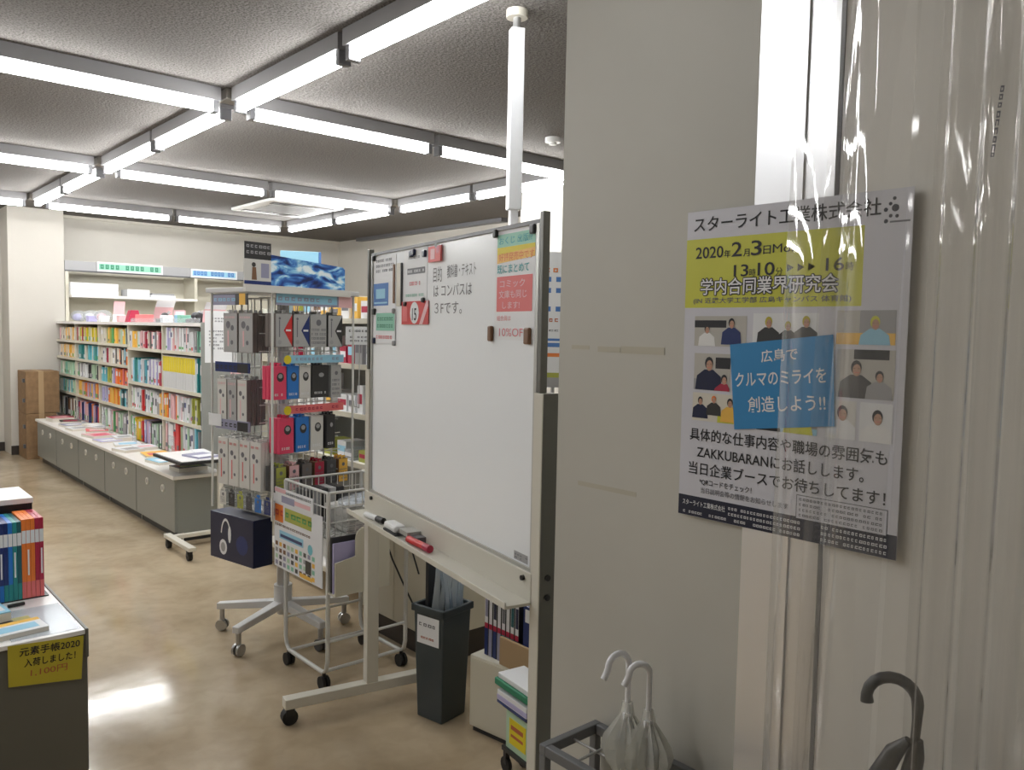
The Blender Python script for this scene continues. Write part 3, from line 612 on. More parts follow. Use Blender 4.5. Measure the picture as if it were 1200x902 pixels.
# things on top of bookshelf
def curl(name, label, x, y, z, w_, h, lean, mats, cat='sign', rz=90):
    """a curved paper sign standing up and curling over"""
    t = thing(name, label, cat, (x, y, z), 0); n = 8; vs = []; fs = []
    for i in range(n+1):
        s = i/n; a = lean*s
        yy = -math.sin(a)*h*.6*s; zz = h*s*math.cos(a*.5)
        vs += [(0, yy, zz), (w_, yy, zz), (0, yy+.003, zz), (w_, yy+.003, zz)]
    mb = MB()
    for i in range(n):
        a = i*4; mb.add([vs[a], vs[a+1], vs[a+5], vs[a+4]], [(0, 1, 2, 3)], mats[0 if i < n*.6 else -1], True); mb.add([vs[a+2], vs[a+3], vs[a+7], vs[a+6]], [(3, 2, 1, 0)], mats[0])
    mb.build('sheet', t); MB().box(0, -.03, 0, w_, .01, .004, mats[0]).build('base', t); return t
curl('curled_sign', 'pink curled sign on bookshelf top, nearest the notice', 2.25, 6.02, 1.47, .16, .17, .9, ['pale_pink', 'paper'])
curl('curled_sign', 'pink and white curled sign on middle of bookshelf top', 2.26, 7.15, 1.47, .15, .22, 1.1, ['pale_pink', 'paper'])
curl('curled_sign', 'small straight pink sign on far bookshelf top', 2.30, 8.45, 1.47, .10, .20, .3, ['pale_pink', 'pale_pink'])
def prop(name, label, cat, mb, loc, rz=0, bevel=.003, group=None):
    o = tag(mb.build(name, bevel=bevel), label, cat, group); o.location = loc; o.rotation_euler = (0, 0, R(rz)); return o
prop('display_box', 'red tapered display box on bookshelf top', 'box', MB().prism([(0, 0), (.12, 0), (.095, .11), (.03, .11)], 0, .09, 'crimson'), (2.26, 7.86, 1.47))
prop('price_card', 'wide pink price card beside the red display box', 'card', MB().box(0, 0, 0, .18, .01, .07, 'salmon'), (2.25, 7.6, 1.47))
prop('display_card', 'small white card standing left of the red display box', 'card', MB().box(0, 0, 0, .11, .01, .07, 'paper'), (2.24, 8.25, 1.47))
prop('display_card', 'white card with pink print on near half of bookshelf top', 'card', MB().box(0, 0, 0, .09, .012, .10, 'pale_pink').box(.01, -.001, .03, .08, 0, .09, 'paper'), (2.25, 6.62, 1.47))
for y, c, l in ((7.02, 'charcoal', 'black stapler-like gadget beside the middle curled sign'), (6.25, 'charcoal', 'black rounded gadget on near end of bookshelf top'), (6.33, 'dark_grey', 'dark grey rounded gadget on near end of bookshelf top')):
    m = MB(); m.box(0, -.04, 0, .12, .04, .03, c); m.sphere((.06, 0, .05), .035, c); m.cyl((.02, 0, .02), (.10, 0, .09), .012, 'grey', n=8); prop('desk_gadget', l, 'gadget', m, (2.25, y, 1.47))
for k, (y, l) in enumerate(((9.85, 'crumpled clear bag with blue print at far bookshelf end'), (9.35, 'clear wrapped bundle on far bookshelf top'), (8.9, 'clear wrapped pale bundle beside the small pink sign'))):
    m = MB(); m.sphere((.08, 0, .06), .085, 'clear_film', 10, .75); m.sphere((.07, .02, .05), .05, ['lilac', 'paper', 'pale_pink'][k], 8, .8); prop('wrapped_bundle', l, 'bundle', m, (2.25, y, 1.47), bevel=0)
m = MB(); m.box(0, 0, 0, .01, 1.6, .035, 'clear_film'); prop('shelf_edge_guard', 'clear strip along bookshelf top near half', 'strip', m, (2.197, 5.95, 1.47), bevel=0)
for k, (y, c) in enumerate(((6.45, 'mint'), (6.85, 'paper'), (8.05, 'pale_pink'), (8.65, 'paper'), (9.1, 'lilac'), (6.52, 'sky'))):
    prop('note_pad', '%s pad on bookshelf top, %s' % (CN[c], ['near the black gadgets', 'between two curled signs', 'left of red display box', 'beyond the small pink sign', 'among clear bundles', 'beside the mint pad'][k]), 'pad', MB().box(0, 0, 0, .09, .05, .06, c), (2.24, y, 1.47), 10)
# magazines lying on the counter
mg = [(1.93, 5.60, .20, .16, ['charcoal', 'olive'], 5, .03), (1.92, 5.98, .17, .22, ['sky', 'paper'], 8, .02), (1.95, 6.35, .18, .24, ['amber', 'salmon'], -6, .015), (1.90, 6.70, .16, .2, ['paper', 'grey'], 14, .02), (2.02, 6.78, .15, .2, ['paper', 'pale_pink'], 0, .02),
      (1.92, 7.03, .19, .2, ['paper', 'sky'], -10, .02), (1.90, 7.35, .17, .21, ['lilac', 'paper'], 6, .012), (2.03, 7.40, .15, .2, ['paper', 'grey'], -4, .03), (1.92, 7.68, .2, .24, ['pale_pink', 'pink'], 10, .02), (1.94, 8.0, .18, .22, ['salmon', 'pale_pink'], -12, .03), (1.90, 8.32, .17, .2, ['paper', 'grey'], 5, .02), (2.04, 8.35, .14, .2, ['page', 'paper'], 2, .04),
      (1.92, 8.62, .18, .2, ['purple_grey', 'paper'], 8, .02), (1.93, 8.90, .18, .2, ['charcoal', 'crimson'], -8, .03), (1.92, 9.18, .2, .2, ['crimson', 'pale_pink'], 6, .04), (1.98, 9.42, .17, .14, ['charcoal', 'grey'], 0, .03), (2.05, 8.05, .12, .18, ['paper', 'grey'], 20, .05), (2.05, 5.85, .11, .16, ['paper', 'lilac'], -12, .02)]
pos = ['at the near end', 'second from the near end', 'with orange cover near the rolling board', 'tilted, next to the orange one', 'against the bookshelf, tilted group', 'tilted before the second bay', 'with lilac cover, mid-counter', 'against the bookshelf, mid-counter', 'with bright pink panel, mid-counter', 'salmon one beyond the pink', 'front one past the salmon', 'against the shelf past the salmon', 'grey violet one, far half', 'black one on far half', 'crimson one near the far end', 'dark one at the far end', 'thick white one beside the salmon', 'small one at near end beside shelf']
for k, (x, y, dx, dy, c, rz, h) in enumerate(mg):
    m = MB(); m.box(0, 0, 0, dx, dy, h, 'page'); m.box(-.001, -.001, h, dx+.001, dy+.001, h+.003, c[0]); m.box(dx*.15, dy*.12, h+.003, dx*.85, dy*.62, h+.0035, c[1])
    prop('magazine', 'magazine stack lying on white counter, %s' % pos[k], 'magazine', m, (x, y, .4505), rz, 0, 'magazines on the counter')
for k, y in enumerate((6.2, 7.1, 8.0, 8.9)):
    m = MB(); m.box(0, 0, 0, .004, .12, .17, 'clear_film'); m.box(0, 0, 0, .07, .12, .003, 'clear_film'); prop('clear_stand', 'clear acrylic divider standing on white counter, %s' % ['nearest', 'second nearest', 'third nearest', 'farthest'][k], 'stand', m, (2.10, y, .451), 0, 0)
# rolling display table
t = thing('rolling_table', 'black edged display board on a rolling T base beside counter', 'table', (0, 0, 0))
m = MB(); m.prismz([(1.83, 5.83), (1.84, 5.32), (2.16, 5.32), (2.16, 5.83)], .545, .565, 'black'); m.build('tabletop', t, .003)
m = MB(); m.prismz([(1.845, 5.815), (1.855, 5.335), (2.145, 5.335), (2.145, 5.815)], .565, .569, 'case_top'); m.build('top_sheet', t)
MB().box(2.10, 5.345, .08, 2.13, 5.375, .545, 'cream_metal').build('column', t)
MB().box(1.77, 4.98, .065, 1.815, 5.44, .09, 'cream_metal').build('base_bar', t, .003); MB().box(1.815, 5.34, .065, 2.2, 5.38, .09, 'cream_metal').build('base_bar', t, .003)
for x, y in ((1.79, 5.03), (1.79, 5.40), (2.17, 5.36)):
    m = MB(); m.cyl((x-.012, y, .029), (x+.012, y, .029), .029, 'rubber', n=14); m.box(x-.016, y-.012, .03, x+.016, y+.012, .066, 'black'); m.build('caster', t)
prop('catalogue', 'purple grey catalogue lying on black edged rolling table', 'magazine', MB().box(0, 0, 0, .16, .2, .012, 'purple_grey').box(.005, .005, .012, .15, .1, .0125, 'paper'), (1.98, 5.38, .5695), 12, 0)
prop('loose_paper', 'white paper lying at the right of rolling table', 'paper', MB().box(0, 0, 0, .10, .22, .006, 'paper'), (2.05, 5.58, .5695), -5, 0)
# cardboard boxes by the pier
for z0, z1, l, x1 in ((0, .485, 'lower tall brown cardboard box beside the counter end', 2.09), (.487, .935, 'upper brown cardboard box stacked beside the bookshelf', 2.12)):
    t = thing('cardboard_box', l, 'box', (1.80, 9.80, z0)); MB().box(0, 0, 0, x1-1.80, .40, z1-z0, 'cardboard').build('carton', t, .006)
    m = MB(); m.box(.12, -.0012, 0, .17, 0, z1-z0, 'cardboard_light'); m.box(.12, 0, z1-z0, .17, .40, z1-z0+.001, 'cardboard_light'); m.build('packing_tape', t)
    for zz in (.12, .33):
        m = MB(); m.box(-.02, .03, zz, 0, .07, zz+.04, 'dark_grey'); m.build('carry_tab', t)
# wall shelves at the back
t = thing('wall_shelf', 'tall grey wall shelving with header band along the back wall', 'shelf', (0, 0, 0))
MB().box(2.29, 10.25, 2.045, 5.2, 10.30, 2.155, 'grey').build('header_band', t)
m = MB(); m.box(2.29, 10.24, 2.035, 5.2, 10.255, 2.05, 'dark_grey'); m.build('header_trim', t)
MB().box(2.30, 10.62, 0, 5.2, 10.648, 2.1, 'cream').build('back_panel', t)
for x in (2.31, 3.75, 5.18): MB().box(x-.018, 10.25, 0, x+.018, 10.62, 2.045, 'cream').build('upright', t)
for x0, x1, zs in ((2.33, 3.73, (1.765, 1.30, .9, .5)), (3.77, 5.16, (1.42, 1.0, .6))):
    for z in zs: MB().box(x0, 10.14, z-.02, x1, 10.62, z+.01, 'counter_white').build('shelf', t)
for x0, x1, z0, z1, c, ci, l in ((2.62, 3.35, 2.052, 2.162, 'mint', 'sign_green', 'long green lettered sign on the grey header band'), (3.683, 4.27, 2.045, 2.15, 'sky', 'ink_blue', 'pale blue sign on the grey header band')):
    p = thing('section_sign', l, 'sign', (x0, 10.235, z0)); MB().box(0, 0, 0, x1-x0, .004, z1-z0, 'paper').build('plate', p)
    m = MB(); m.quad(.02, .02, x1-x0-.02, z1-z0-.02, c if ci != 'ink_blue' else 'sky'); 
    for q in range(12):
        if q % 5 != 4:
            a = .035+q*(x1-x0-.07)/12; m.quad(a, .030, a+.036, .082, ci, -.001); m.quad(a+.012, .048, a+.024, .055, c, -.0014); m.quad(a+.012, .064, a+.024, .070, c, -.0014)
    m.build('print', p)
prop('storage_box', 'long white box at the left on high back shelf', 'box', MB().box(0, 0, 0, .50, .25, .135, 'paper').box(.0, -.001, .055, .50, 0, .06, 'grey'), (2.33, 10.18, 1.776))
prop('storage_box', 'flat white box at the right on high back shelf', 'box', MB().box(0, 0, 0, .25, .25, .085, 'paper'), (2.93, 10.18, 1.776))
prop('paper_stack', 'flat pile of papers beside the box on high back shelf', 'paper', MB().box(0, 0, 0, .29, .22, .03, 'paper').box(.02, .01, .03, .28, .2, .05, 'grey'), (3.19, 10.18, 1.776))
# ------------------------------------------------------------------ spinner rack
RA = 11.3
t = thing('spinner_rack', 'white four-sided spinner rack with earphone packs and blue topper', 'display rack', (1.70, 3.55, 0), RA)
RM = Matrix.Translation((1.70, 3.55, 0)) @ Matrix.Rotation(R(RA), 4, 'Z')
H = .225; HW = .135
def rack_thing(name, label, cat, p, rz=0, group=None): return thing(name, label, cat, RM @ Vector(p), RA+rz, group)
m = MB(); m.cyl((0, 0, .10), (0, 0, 1.62), .028, 'rack_white', n=14); m.build('pole', t)
m = MB(); m.cyl((0, 0, .12), (0, 0, .24), .042, 'rack_white', n=16); m.build('hub', t)
for k in range(5):
    a = R(194+72*k); d = Vector((math.cos(a), math.sin(a))); n_ = Vector((-d.y, d.x)); e = .32
    mb = MB(); vs = []
    for s, z0, z1, hw in ((.03, .13, .165, .024), (e, .105, .135, .018)):
        for sg in (-1, 1):
            for z in (z0, z1): q = d*s+n_*hw*sg; vs.append((q.x, q.y, z))
    mb.add(vs, [(0, 1, 3, 2), (4, 6, 7, 5), (0, 4, 5, 1), (2, 3, 7, 6), (1, 5, 7, 3), (0, 2, 6, 4)], 'rack_white'); mb.build('leg', t, .004)
    q = d*(e-.02); m = MB(); m.cyl((q.x, q.y, .05), (q.x, q.y, .11), .012, 'steel', n=8)
    for sg in (-1, 1): m.cyl((q.x+n_.x*.006*sg, q.y+n_.y*.006*sg, .028), (q.x+n_.x*.018*sg, q.y+n_.y*.018*sg, .028), .027, 'dark_grey' if k % 2 else 'steel', n=12)
    m.build('caster', t)
for x in (-H, H):
    for y in (-H, H):
        m = MB(); m.box(x-.004, y-.004, .615, x+.004, y+.004, 1.60, 'wire_white'); m.build('corner_post', t)
for side in range(4):
    T = Matrix.Rotation(R(90*side), 4, 'Z'); m = MB(T)
    for i in range(13): z = .64+i*.078; m.box(-H, -HW-.002, z, H, -HW+.002, z+.004, 'wire_white')
    for i in range(1, 9): x = -H+i*.05; m.box(x-.0018, -HW-.004, .64, x+.0018, -HW, 1.58, 'wire_white')
    m.build('wire_panel', t, kind='stuff')
MB().box(-H-.02, -H-.02, 1.60, H+.02, H+.02, 1.622, 'pale_pink' if False else 'rack_white').build('top_plate', t, .003)
MB().box(-.14, -.14, .598, .14, .14, .612, 'rack_white').build('bottom_plate', t, .003)
# topper banner
p = rack_thing('topper_banner', 'wide blue starry banner on top of spinner rack', 'banner', (-H-.02, -H-.01, 1.624))
mb = MB(); mb.prism([(0, 0), (.41, 0), (.41, .095), (.395, .105), (0, .130)], 0, .01, 'banner_print'); mb.build('board', p)
m = MB(); m.box(-.13, -.02, -.03, .43, 0, .0, 'pack_white'); m.build('base_strip', p)
p = rack_thing('topper_card', 'upright black and pale card beside the blue banner', 'card', (-H-.145, -H-.012, 1.624))
MB().box(0, 0, 0, .13, .004, .175, 'pack_white').build('sheet', p); m = MB(); m.quad(0, .105, .13, .175, 'charcoal'); scribble(m, .01, .12, .12, .17, 'grey', 2, y=-.001, char=.018)
m.disc(.045, .082, .010, 'charcoal'); m.poly([(.035, .02), (.06, .02), (.056, .072), (.038, .072)], 'brown'); m.quad(.08, .03, .12, .09, 'purple_grey'); m.quad(0, 0, .13, .016, 'deep_blue', -.0008); m.build('print', p)
p = rack_thing('header_card', 'narrow dark header strip at top left of spinner rack', 'card', (-H-.012, H-.03, 1.545), -90); MB().box(0, 0, 0, .26, .004, .05, 'dark_grey').build('sheet', p)
m = MB(); m.quad(.0, .0, .17, .045, 'purple_grey'); m.quad(.20, .0, .245, .05, 'amber'); scribble(m, .01, .01, .16, .038, 'sky', 1, y=-.001, char=.03); m.build('print', p)
p = rack_thing('header_card', 'narrow grey blue header strip under the blue banner', 'card', (-H+.01, -H-.014, 1.545)); MB().box(0, 0, 0, .42, .004, .055, 'purple_grey').build('sheet', p)
m = MB(); m.quad(.0, .01, .33, .048, 'sky'); scribble(m, .01, .012, .32, .044, 'purple_grey', 1, y=-.001, char=.03); m.quad(.34, 0, .42, .05, 'pale_pink'); m.build('print', p)
for z, c, dd, l in ((1.285, 'sky', .0, 'blue green header strip over upper coloured packs'), (1.065, 'salmon', .0, 'red header strip over lower coloured packs')):
    p = rack_thing('header_card', l, 'card', (-H+.06, -H-.016, z+.01)); MB().box(0, 0, 0, .32, .004, .035, c).build('sheet', p); m = MB(); m.disc(.005, .016, .02, 'yellow', -.003); scribble(m, .05, .006, .30, .03, 'purple_grey' if c == 'sky' else 'crimson', 1, y=-.001, char=.02); m.build('print', p)
def hook(rz, pt, n=.12):   # prong sticking out of a face; part of the rack
    T = Matrix.Rotation(R(rz), 4, 'Z'); m = MB(T); m.tube([(pt[0], -HW, pt[1]), (pt[0], -HW-n, pt[1]), (pt[0], -HW-n-.004, pt[1]+.008)], .002, 'steel', 5); m.build('hook', t)
def pack(face, u, z, w_, h, mats, name, label, group, n=3, y0=None, gap=.025, deco=None):
    """u: centre along the face, z: top; packs hang one behind the other on one hook"""
    if face == 'left' and n == 3: n = 4
    if n == 2: n = 3
    y0 = .225-HW-gap*(n-1)-.019
    rz = {'front': 0, 'left': -90}[face]; TR = Matrix.Rotation(R(rz), 4, 'Z')
    hook(rz, (u, z+.005), .10)
    for k in range(n):
        q = RM @ (TR @ Vector((u, -.214+gap*(n-1-k), z)))
        o = thing(name, label+', '+(['only one'] if n == 1 else ['rearmost', 'middle', 'foremost'] if n == 3 else ['rearmost', 'third', 'second', 'foremost'])[k], 'pack', q, RA+rz, group)
        MB().box(-w_/2, -.011, -h, w_/2, .011, 0, mats[0]).build('box', o, .001)
        if True:
            m = MB(); m.quad(-w_/2+.002, -h+.002, w_/2-.002, -.002, mats[1], -.0115)
            if deco: deco(m, w_, h)
            else: scribble(m, -w_/2+.006, -h+.01, w_/2-.006, -h*.4, 'ink_soft', 4, y=-.0122, char=.008); m.disc(0, -h*.25, w_*.16, 'ink_soft', -.0122)
            m.build('print', o)
        m = MB(); m.box(-.012, -.010, 0, .012, -.009, .014, mats[1]); m.build('hanger_tab', o)
def deco_tri(c):
    def f(m, w_, h):
        m.poly([(w_/2-.002, -h+.004), (w_/2-.002, -.004), (-w_*.02, -h*.5)], c, -.0122); m.quad(w_*.1, -h*.5-.004, w_*.4, -h*.5+.004, 'paper', -.0128); m.quad(-w_*.3, -h*.7, -w_*.24, -h*.2, 'ink_soft', -.0122); m.disc(-w_*.26, -h*.15, .006, 'ink_soft', -.0123); m.disc(-w_*.26, -h*.85, .01, 'grey', -.0123)
    return f
def deco_ear(c, c2='ink_soft'):
    def f(m, w_, h):
        m.disc(-w_*.15, -h*.3, w_*.16, c2, -.0122); m.disc(w_*.15, -h*.38, w_*.12, c2, -.0122); m.quad(-w_*.2, -h*.85, -w_*.1, -h*.45, c, -.0122); m.disc(w_*.12, -h*.75, w_*.10, c2, -.0122); scribble(m, -w_*.4, -h*.16, w_*.3, -h*.06, c, 1, y=-.0122, char=.01)
    return f
def deco_case(m, w_, h):
    m.disc(w_*.05, -h*.33, w_*.26, 'charcoal', -.0122, 10, h*.14); m.disc(w_*.05, -h*.3, w_*.16, 'grey', -.0125, 10, h*.07); scribble(m, -w_*.35, -h*.92, w_*.3, -h*.78, 'paper', 1, y=-.0122, char=.01)
F = 'front'; Lf = 'left'
PR = ['nearest prong', 'second nearest prong', 'third nearest prong', 'farthest prong']
PR6 = ['leftmost prong', 'second prong', 'third prong', 'fourth prong', 'fifth prong', 'rightmost prong']
pack(F, -.165, 1.51, .088, .145, ('pack_side', 'pack_grey'), 'earphone_pack', 'grey hanging pack with red triangle, top row of spinner rack', 'top front packs', deco=deco_tri('red'))
pack(F, -.072, 1.51, .088, .145, ('pack_side', 'pack_grey'), 'earphone_pack', 'grey hanging pack with navy triangle, top row of spinner rack', 'navy triangle packs', deco=deco_tri('deep_blue'))
pack(F, .022, 1.51, .09, .145, ('pack_grey', 'pack_grey'), 'earphone_pack', 'plain silver hanging pack right of the navy triangle pack', 'silver packs', n=2)
pack(F, .118, 1.51, .085, .145, ('charcoal', 'pack_grey'), 'earphone_pack', 'silver pack with black corner at right of top row', 'black corner packs', n=2, deco=deco_tri('charcoal'))
for nm, u, c, w_ in (('pink', -.188, 'pink', .072), ('blue', -.117, 'blue', .062), ('white', -.052, 'pack_white', .062), ('black', .033, 'charcoal', .095)):
    pack(F, u, 1.283, w_, .145, (c, c), 'phone_case_pack', '%s hanging pack in the upper coloured row of spinner rack' % nm, 'upper coloured packs', n=2, deco=deco_case)
pack(F, .125, 1.283, .06, .15, ('pack_grey', 'pack_grey'), 'earphone_pack', 'grey pack right of the upper black pack', 'grey right packs', n=2)
for nm, u, c, w_ in (('pink', -.150, 'pink', .075), ('blue', -.066, 'blue', .072), ('white', .016, 'pack_white', .07), ('black', .095, 'charcoal', .05)):
    pack(F, u, 1.055, w_, .155, (c, c), 'phone_case_pack', '%s hanging pack in the lower coloured row of spinner rack' % nm, 'lower coloured packs', n=2, deco=deco_case)
for i in range(6):
    pack(F, -.18+i*.07, .845, .055, .11, ('brown' if i % 2 else 'dark_grey', ('olive', 'pale_pink', 'pack_side', 'crimson', 'dark_grey', 'amber')[i]), 'accessory_pack', 'small dark accessory pack, lowest front row, '+PR6[i], 'lowest row packs', n=2)
for i in range(2):   # left face, local u: -H (far) .. H (near)
    pack(Lf, .035-i*.115, 1.51, .105, .175, ('pack_side', 'pack_grey'), 'earphone_pack', 'grey earphone pack, top left-face row, '+PR[i], 'top left packs', n=3, deco=deco_ear('pale_pink'))
for i in range(3):
    pack(Lf, .007-i*.077, 1.215, .072, .205, ('pack_side', ('pack_white', 'pack_grey', 'pack_white', 'pack_white')[i]), 'earphone_pack', 'tall pale earphone pack, middle left-face row, '+PR[i], 'middle left packs', n=3, deco=deco_ear('pale_pink'))
for i in range(4):
    pack(Lf, .105-i*.082, .945, .077, .215, ('pack_white', 'pack_white'), 'earphone_pack', 'tall white earphone pack, low left-face row, '+PR[i], 'low left packs', n=3, deco=deco_ear('salmon'))
for z, l, c in ((1.245, 'dark accessory strip between upper rows on left face', 'deep_blue'), (.985, 'lilac blue accessory strip between lower rows on left face', 'purple_grey')):
    p = rack_thing('header_card', l, 'card', (-H-.003, H-.03, z+.0), -90); MB().box(0, 0, 0, .26, .006, .045, c).build('sheet', p)
    m = MB(); scribble(m, .01, .004, .25, .04, 'charcoal', 1, y=-.001, char=.03); m.quad(.17, .0, .25, .04, 'charcoal', -.0007); m.build('print', p)
p = rack_thing('price_card', 'white price card sticking out on left of spinner rack', 'card', (-H-.006, H+.02, .995), -90); MB().box(0, 0, 0, .10, .002, .055, 'paper').build('sheet', p)
for i in range(6):
    pack(Lf, .19-i*.066, .70, .05, .065, ('clear_film', ('deep_blue', 'blue', 'dark_grey', 'olive', 'charcoal', 'pack_white')[i]), 'accessory_pack', 'small clear blister pack above headphone box, '+PR6[5-i], 'lowest left packs', n=1)
# dark blue box hanging low on the left face
p = rack_thing('headphone_box', 'dark blue box printed with white headphones at rack foot', 'box', (-H-.0, .245, .378), -90)
MB().box(.0, .0, 0, .335, .10, .215, 'navy').build('box', p, .002)
m = MB(); m.quad(.003, .003, .165, .212, 'navy', -.0008); m.quad(.17, .003, .332, .212, 'navy', -.0008)
for i in range(14):
    a0, a1 = R(20+i*10.5), R(20+(i+1)*10.5); q = lambda a, r1, r2: (.125+math.cos(a)*r1, .105+math.sin(a)*r2)
    m.poly([q(a0, .032, .078), q(a0, .040, .090), q(a1, .040, .090), q(a1, .032, .078)], 'paper', -.0012)
m.disc(.155, .125, .012, 'paper', -.0014, 12, .04); m.disc(.105, .06, .030, 'paper', -.0014, 14, .036); m.disc(.105, .06, .018, 'grey', -.0018, 12, .022); m.disc(.25, .09, .045, 'deep_blue', -.0012); m.build('print', p, label='white headphones print')
# ------------------------------------------------------------------ wheeled basket cart
t = thing('basket_cart', 'white wire basket cart with leaflet front, on black casters', 'cart', (1.56, 2.86, 0))
D = .37; r_ = .009
def arc(c, r, a0, a1, n, f): return [f(c[0]+r*math.cos(R(a0+(a1-a0)*i/n)), c[1]+r*math.sin(R(a0+(a1-a0)*i/n))) for i in range(n+1)]
def ubar(x):  # U-shaped side frame in plane x
    pts = [(x, 0, .80)]+[(x, q[0], q[1]) for q in [(0, .12), (.01, .085), (.035, .065)]]+[(x, q[0], q[1]) for q in [(D-.035, .065), (D-.01, .085), (D, .12)]]+[(x, D, .80)]
    m = MB(); m.tube(pts, r_, 'wire_white', 8); m.build('side_frame', t)
ubar(0); ubar(D)
for y in (.04, D-.04): m = MB(); m.tube([(0, y, .066), (D, y, .066)], r_*.9, 'wire_white', 8); m.build('base_bar', t)
for y, z in ((0, .20), (D, .20)): m = MB(); m.tube([(0, y, z), (D, y, z)], r_*.7, 'wire_white', 8); m.build('cross_bar', t)
for x in (0.0, D):
    for y in (.03, D-.03):
        m = MB(); m.cyl((x, y, .045), (x, y, .066), .008, 'black', n=8); m.box(x-.014, y-.01, .028, x+.014, y+.01, .05, 'black')
        for sg in (-1, 1): m.cyl((x+.004*sg, y, .027), (x+.016*sg, y, .027), .027, 'rubber', n=14)
        m.build('caster', t)
m = MB()
for z in (.80, .74, .68): m.tube([(0, 0, z), (D, 0, z), (D, D, z), (0, D, z), (0, 0, z)], .003 if z < .8 else .006, 'wire_white', 6)
m.build('basket_rim', t)
for i in range(13):
    x = i*D/12
    m = MB(); m.tube([(x, 0, .80), (x, 0, .62), (x, D, .62), (x, D, .80)], .0022, 'wire_white', 5); m.build('wire', t)
for i in range(1, 12):
    y = i*D/12; m = MB(); m.tube([(0, y, .80), (0, y, .62), (D, y, .62), (D, y, .80)], .0022, 'wire_white', 5); m.build('wire', t)
MB().box(.01, .01, .61, D-.01, D-.01, .616, 'pack_white').build('basket_floor', t)
MB().box(.012, .012, .40, .20, .02, .60, 'cream').build('lower_panel', t)
# pocket for newspapers on the front
o = thing('leaflet_pocket', 'cream bin with rounded side hanging on front of basket cart', 'bin', (1.555, 2.80, .40))
m = MB(); m.prism([(0, 0), (.25, 0), (.25, .262), (.12, .262), (.104, .252), (.094, .236), (.090, .22), (.090, .150), (0, .135)], -.006, 0, 'cream'); m.build('front_plate', o, .0015)
MB().box(0, .052, 0, .25, .058, .20, 'cream').build('back_plate', o)
MB().box(0, 0, 0, .25, .058, .006, 'cream').build('bottom_plate', o)
for k, (c, l) in enumerate((('charcoal', 'black magazine standing in the cream bin'), ('crimson', 'dark red booklet standing in the cream bin'), ('lilac', 'lilac booklet standing in the cream bin'), ('dark_grey', 'dark grey magazine at the back of the cream bin'))):
    prop('booklet', l, 'booklet', MB().box(0, 0, 0, .11, .008, .22-k*.01, c).box(.01, -.0008, .05, .10, 0, .12, ['grey', 'amber', 'paper', 'olive'][k]), (1.560+(k % 2)*.115, 2.842-.014*(k//2)*1.2-.008, .407), 0, 0)
# newspapers in basket
for k in range(5):
    prop('folded_paper', 'folded white newspaper in the wire basket, %s' % ['bottom', 'second from bottom', 'middle', 'second from top', 'topmost'][k] + ' of its pile', 'newspaper', MB().box(0, 0, 0, .22, .17, .018, 'pack_white').box(.0, -.0008, .004, .22, 0, .008, 'grey').box(0, -.0008, .012, .22, 0, .014, 'grey'), (1.66+.004*(k % 2), 2.89, .622+k*.0195), k*1.5-3, 0)
for k in range(3):
    m = MB(); m.sphere((0, 0, .02), .055, 'clear_film', 10, .35); m.box(-.04, -.03, .0, .04, .03, .012, ['paper', 'paper', 'sky'][k]); prop('wrapped_pack', 'clear wrapped pack on top of the newspapers, %s' % ['left one', 'middle one', 'right one'][k], 'pack', m, (1.70+k*.065, 2.93+k*.03, .722), 20*k, 0)
m = MB(); m.sphere((0, 0, .06), .085, 'charcoal', 12, .7); m.sphere((.05, .03, .05), .06, 'dark_grey', 10, .8); prop('black_bag', 'black rounded bag lying behind the wire basket', 'bag', m, (1.84, 3.13, .62), 0, 0)
for k in range(5): prop('boxed_disc', 'dark case standing in back of the wire basket, %s' % ['leftmost', 'second from left', 'middle one', 'second from right', 'rightmost'][k], 'case', MB().box(0, 0, 0, .03, .10, .15, ['dark_grey', 'grey', 'charcoal', 'pack_grey', 'charcoal'][k]), (1.585+k*.038, 3.10, .62), 0)
# leaflet boards on the cart's left side
p = thing('leaflet_board', 'large colourful leaflet poster on the side of basket cart', 'poster', (1.545, 3.31, 0), -90)
MB().box(0, 0, .415, .43, .003, .705, 'paper').build('sheet', p)
m = MB(); m.quad(.008, .615, .085, .69, 'orange'); m.quad(.10, .628, .34, .685, 'olive'); scribble(m, .11, .635, .33, .68, 'green', 1, y=-.001, char=.045); scribble(m, .015, .63, .08, .68, 'red', 1, y=-.001, char=.04)
scribble(m, .01, .592, .33, .612, 'brown', 1, char=.016); m.quad(.05, .545, .27, .58, 'sky'); m.quad(.06, .552, .26, .565, 'deep_blue', -.001); m.disc(.33, .55, .022, 'cyan')
rr = random.Random(3)
for i in range(10):
    for j in range(4):
        x = .012+i*.037; z = .425+j*.028; m.quad(x, z, x+.024, z+.018, rr.choice(['charcoal', 'dark_grey', 'pale_green', 'purple_grey', 'amber', 'grey', 'mint', 'brown']))
m.quad(.29, .445, .34, .50, 'charcoal', -.0012); m.quad(.24, .42, .35, .437, 'amber', -.0012); m.build('print', p)
p = thing('leaflet_strip', 'narrow leaflet with red heading above the cart poster', 'leaflet', (1.540, 3.31, 0), -90)
MB().box(0, 0, .70, .36, .002, .765, 'paper').build('sheet', p); m = MB(); m.quad(.01, .745, .12, .762, 'pale_pink'); m.quad(.08, .706, .20, .735, 'purple_grey'); m.quad(.20, .712, .34, .73, 'pale_pink'); scribble(m, .12, .74, .34, .76, 'ink_soft', 1, char=.012); m.build('print', p)
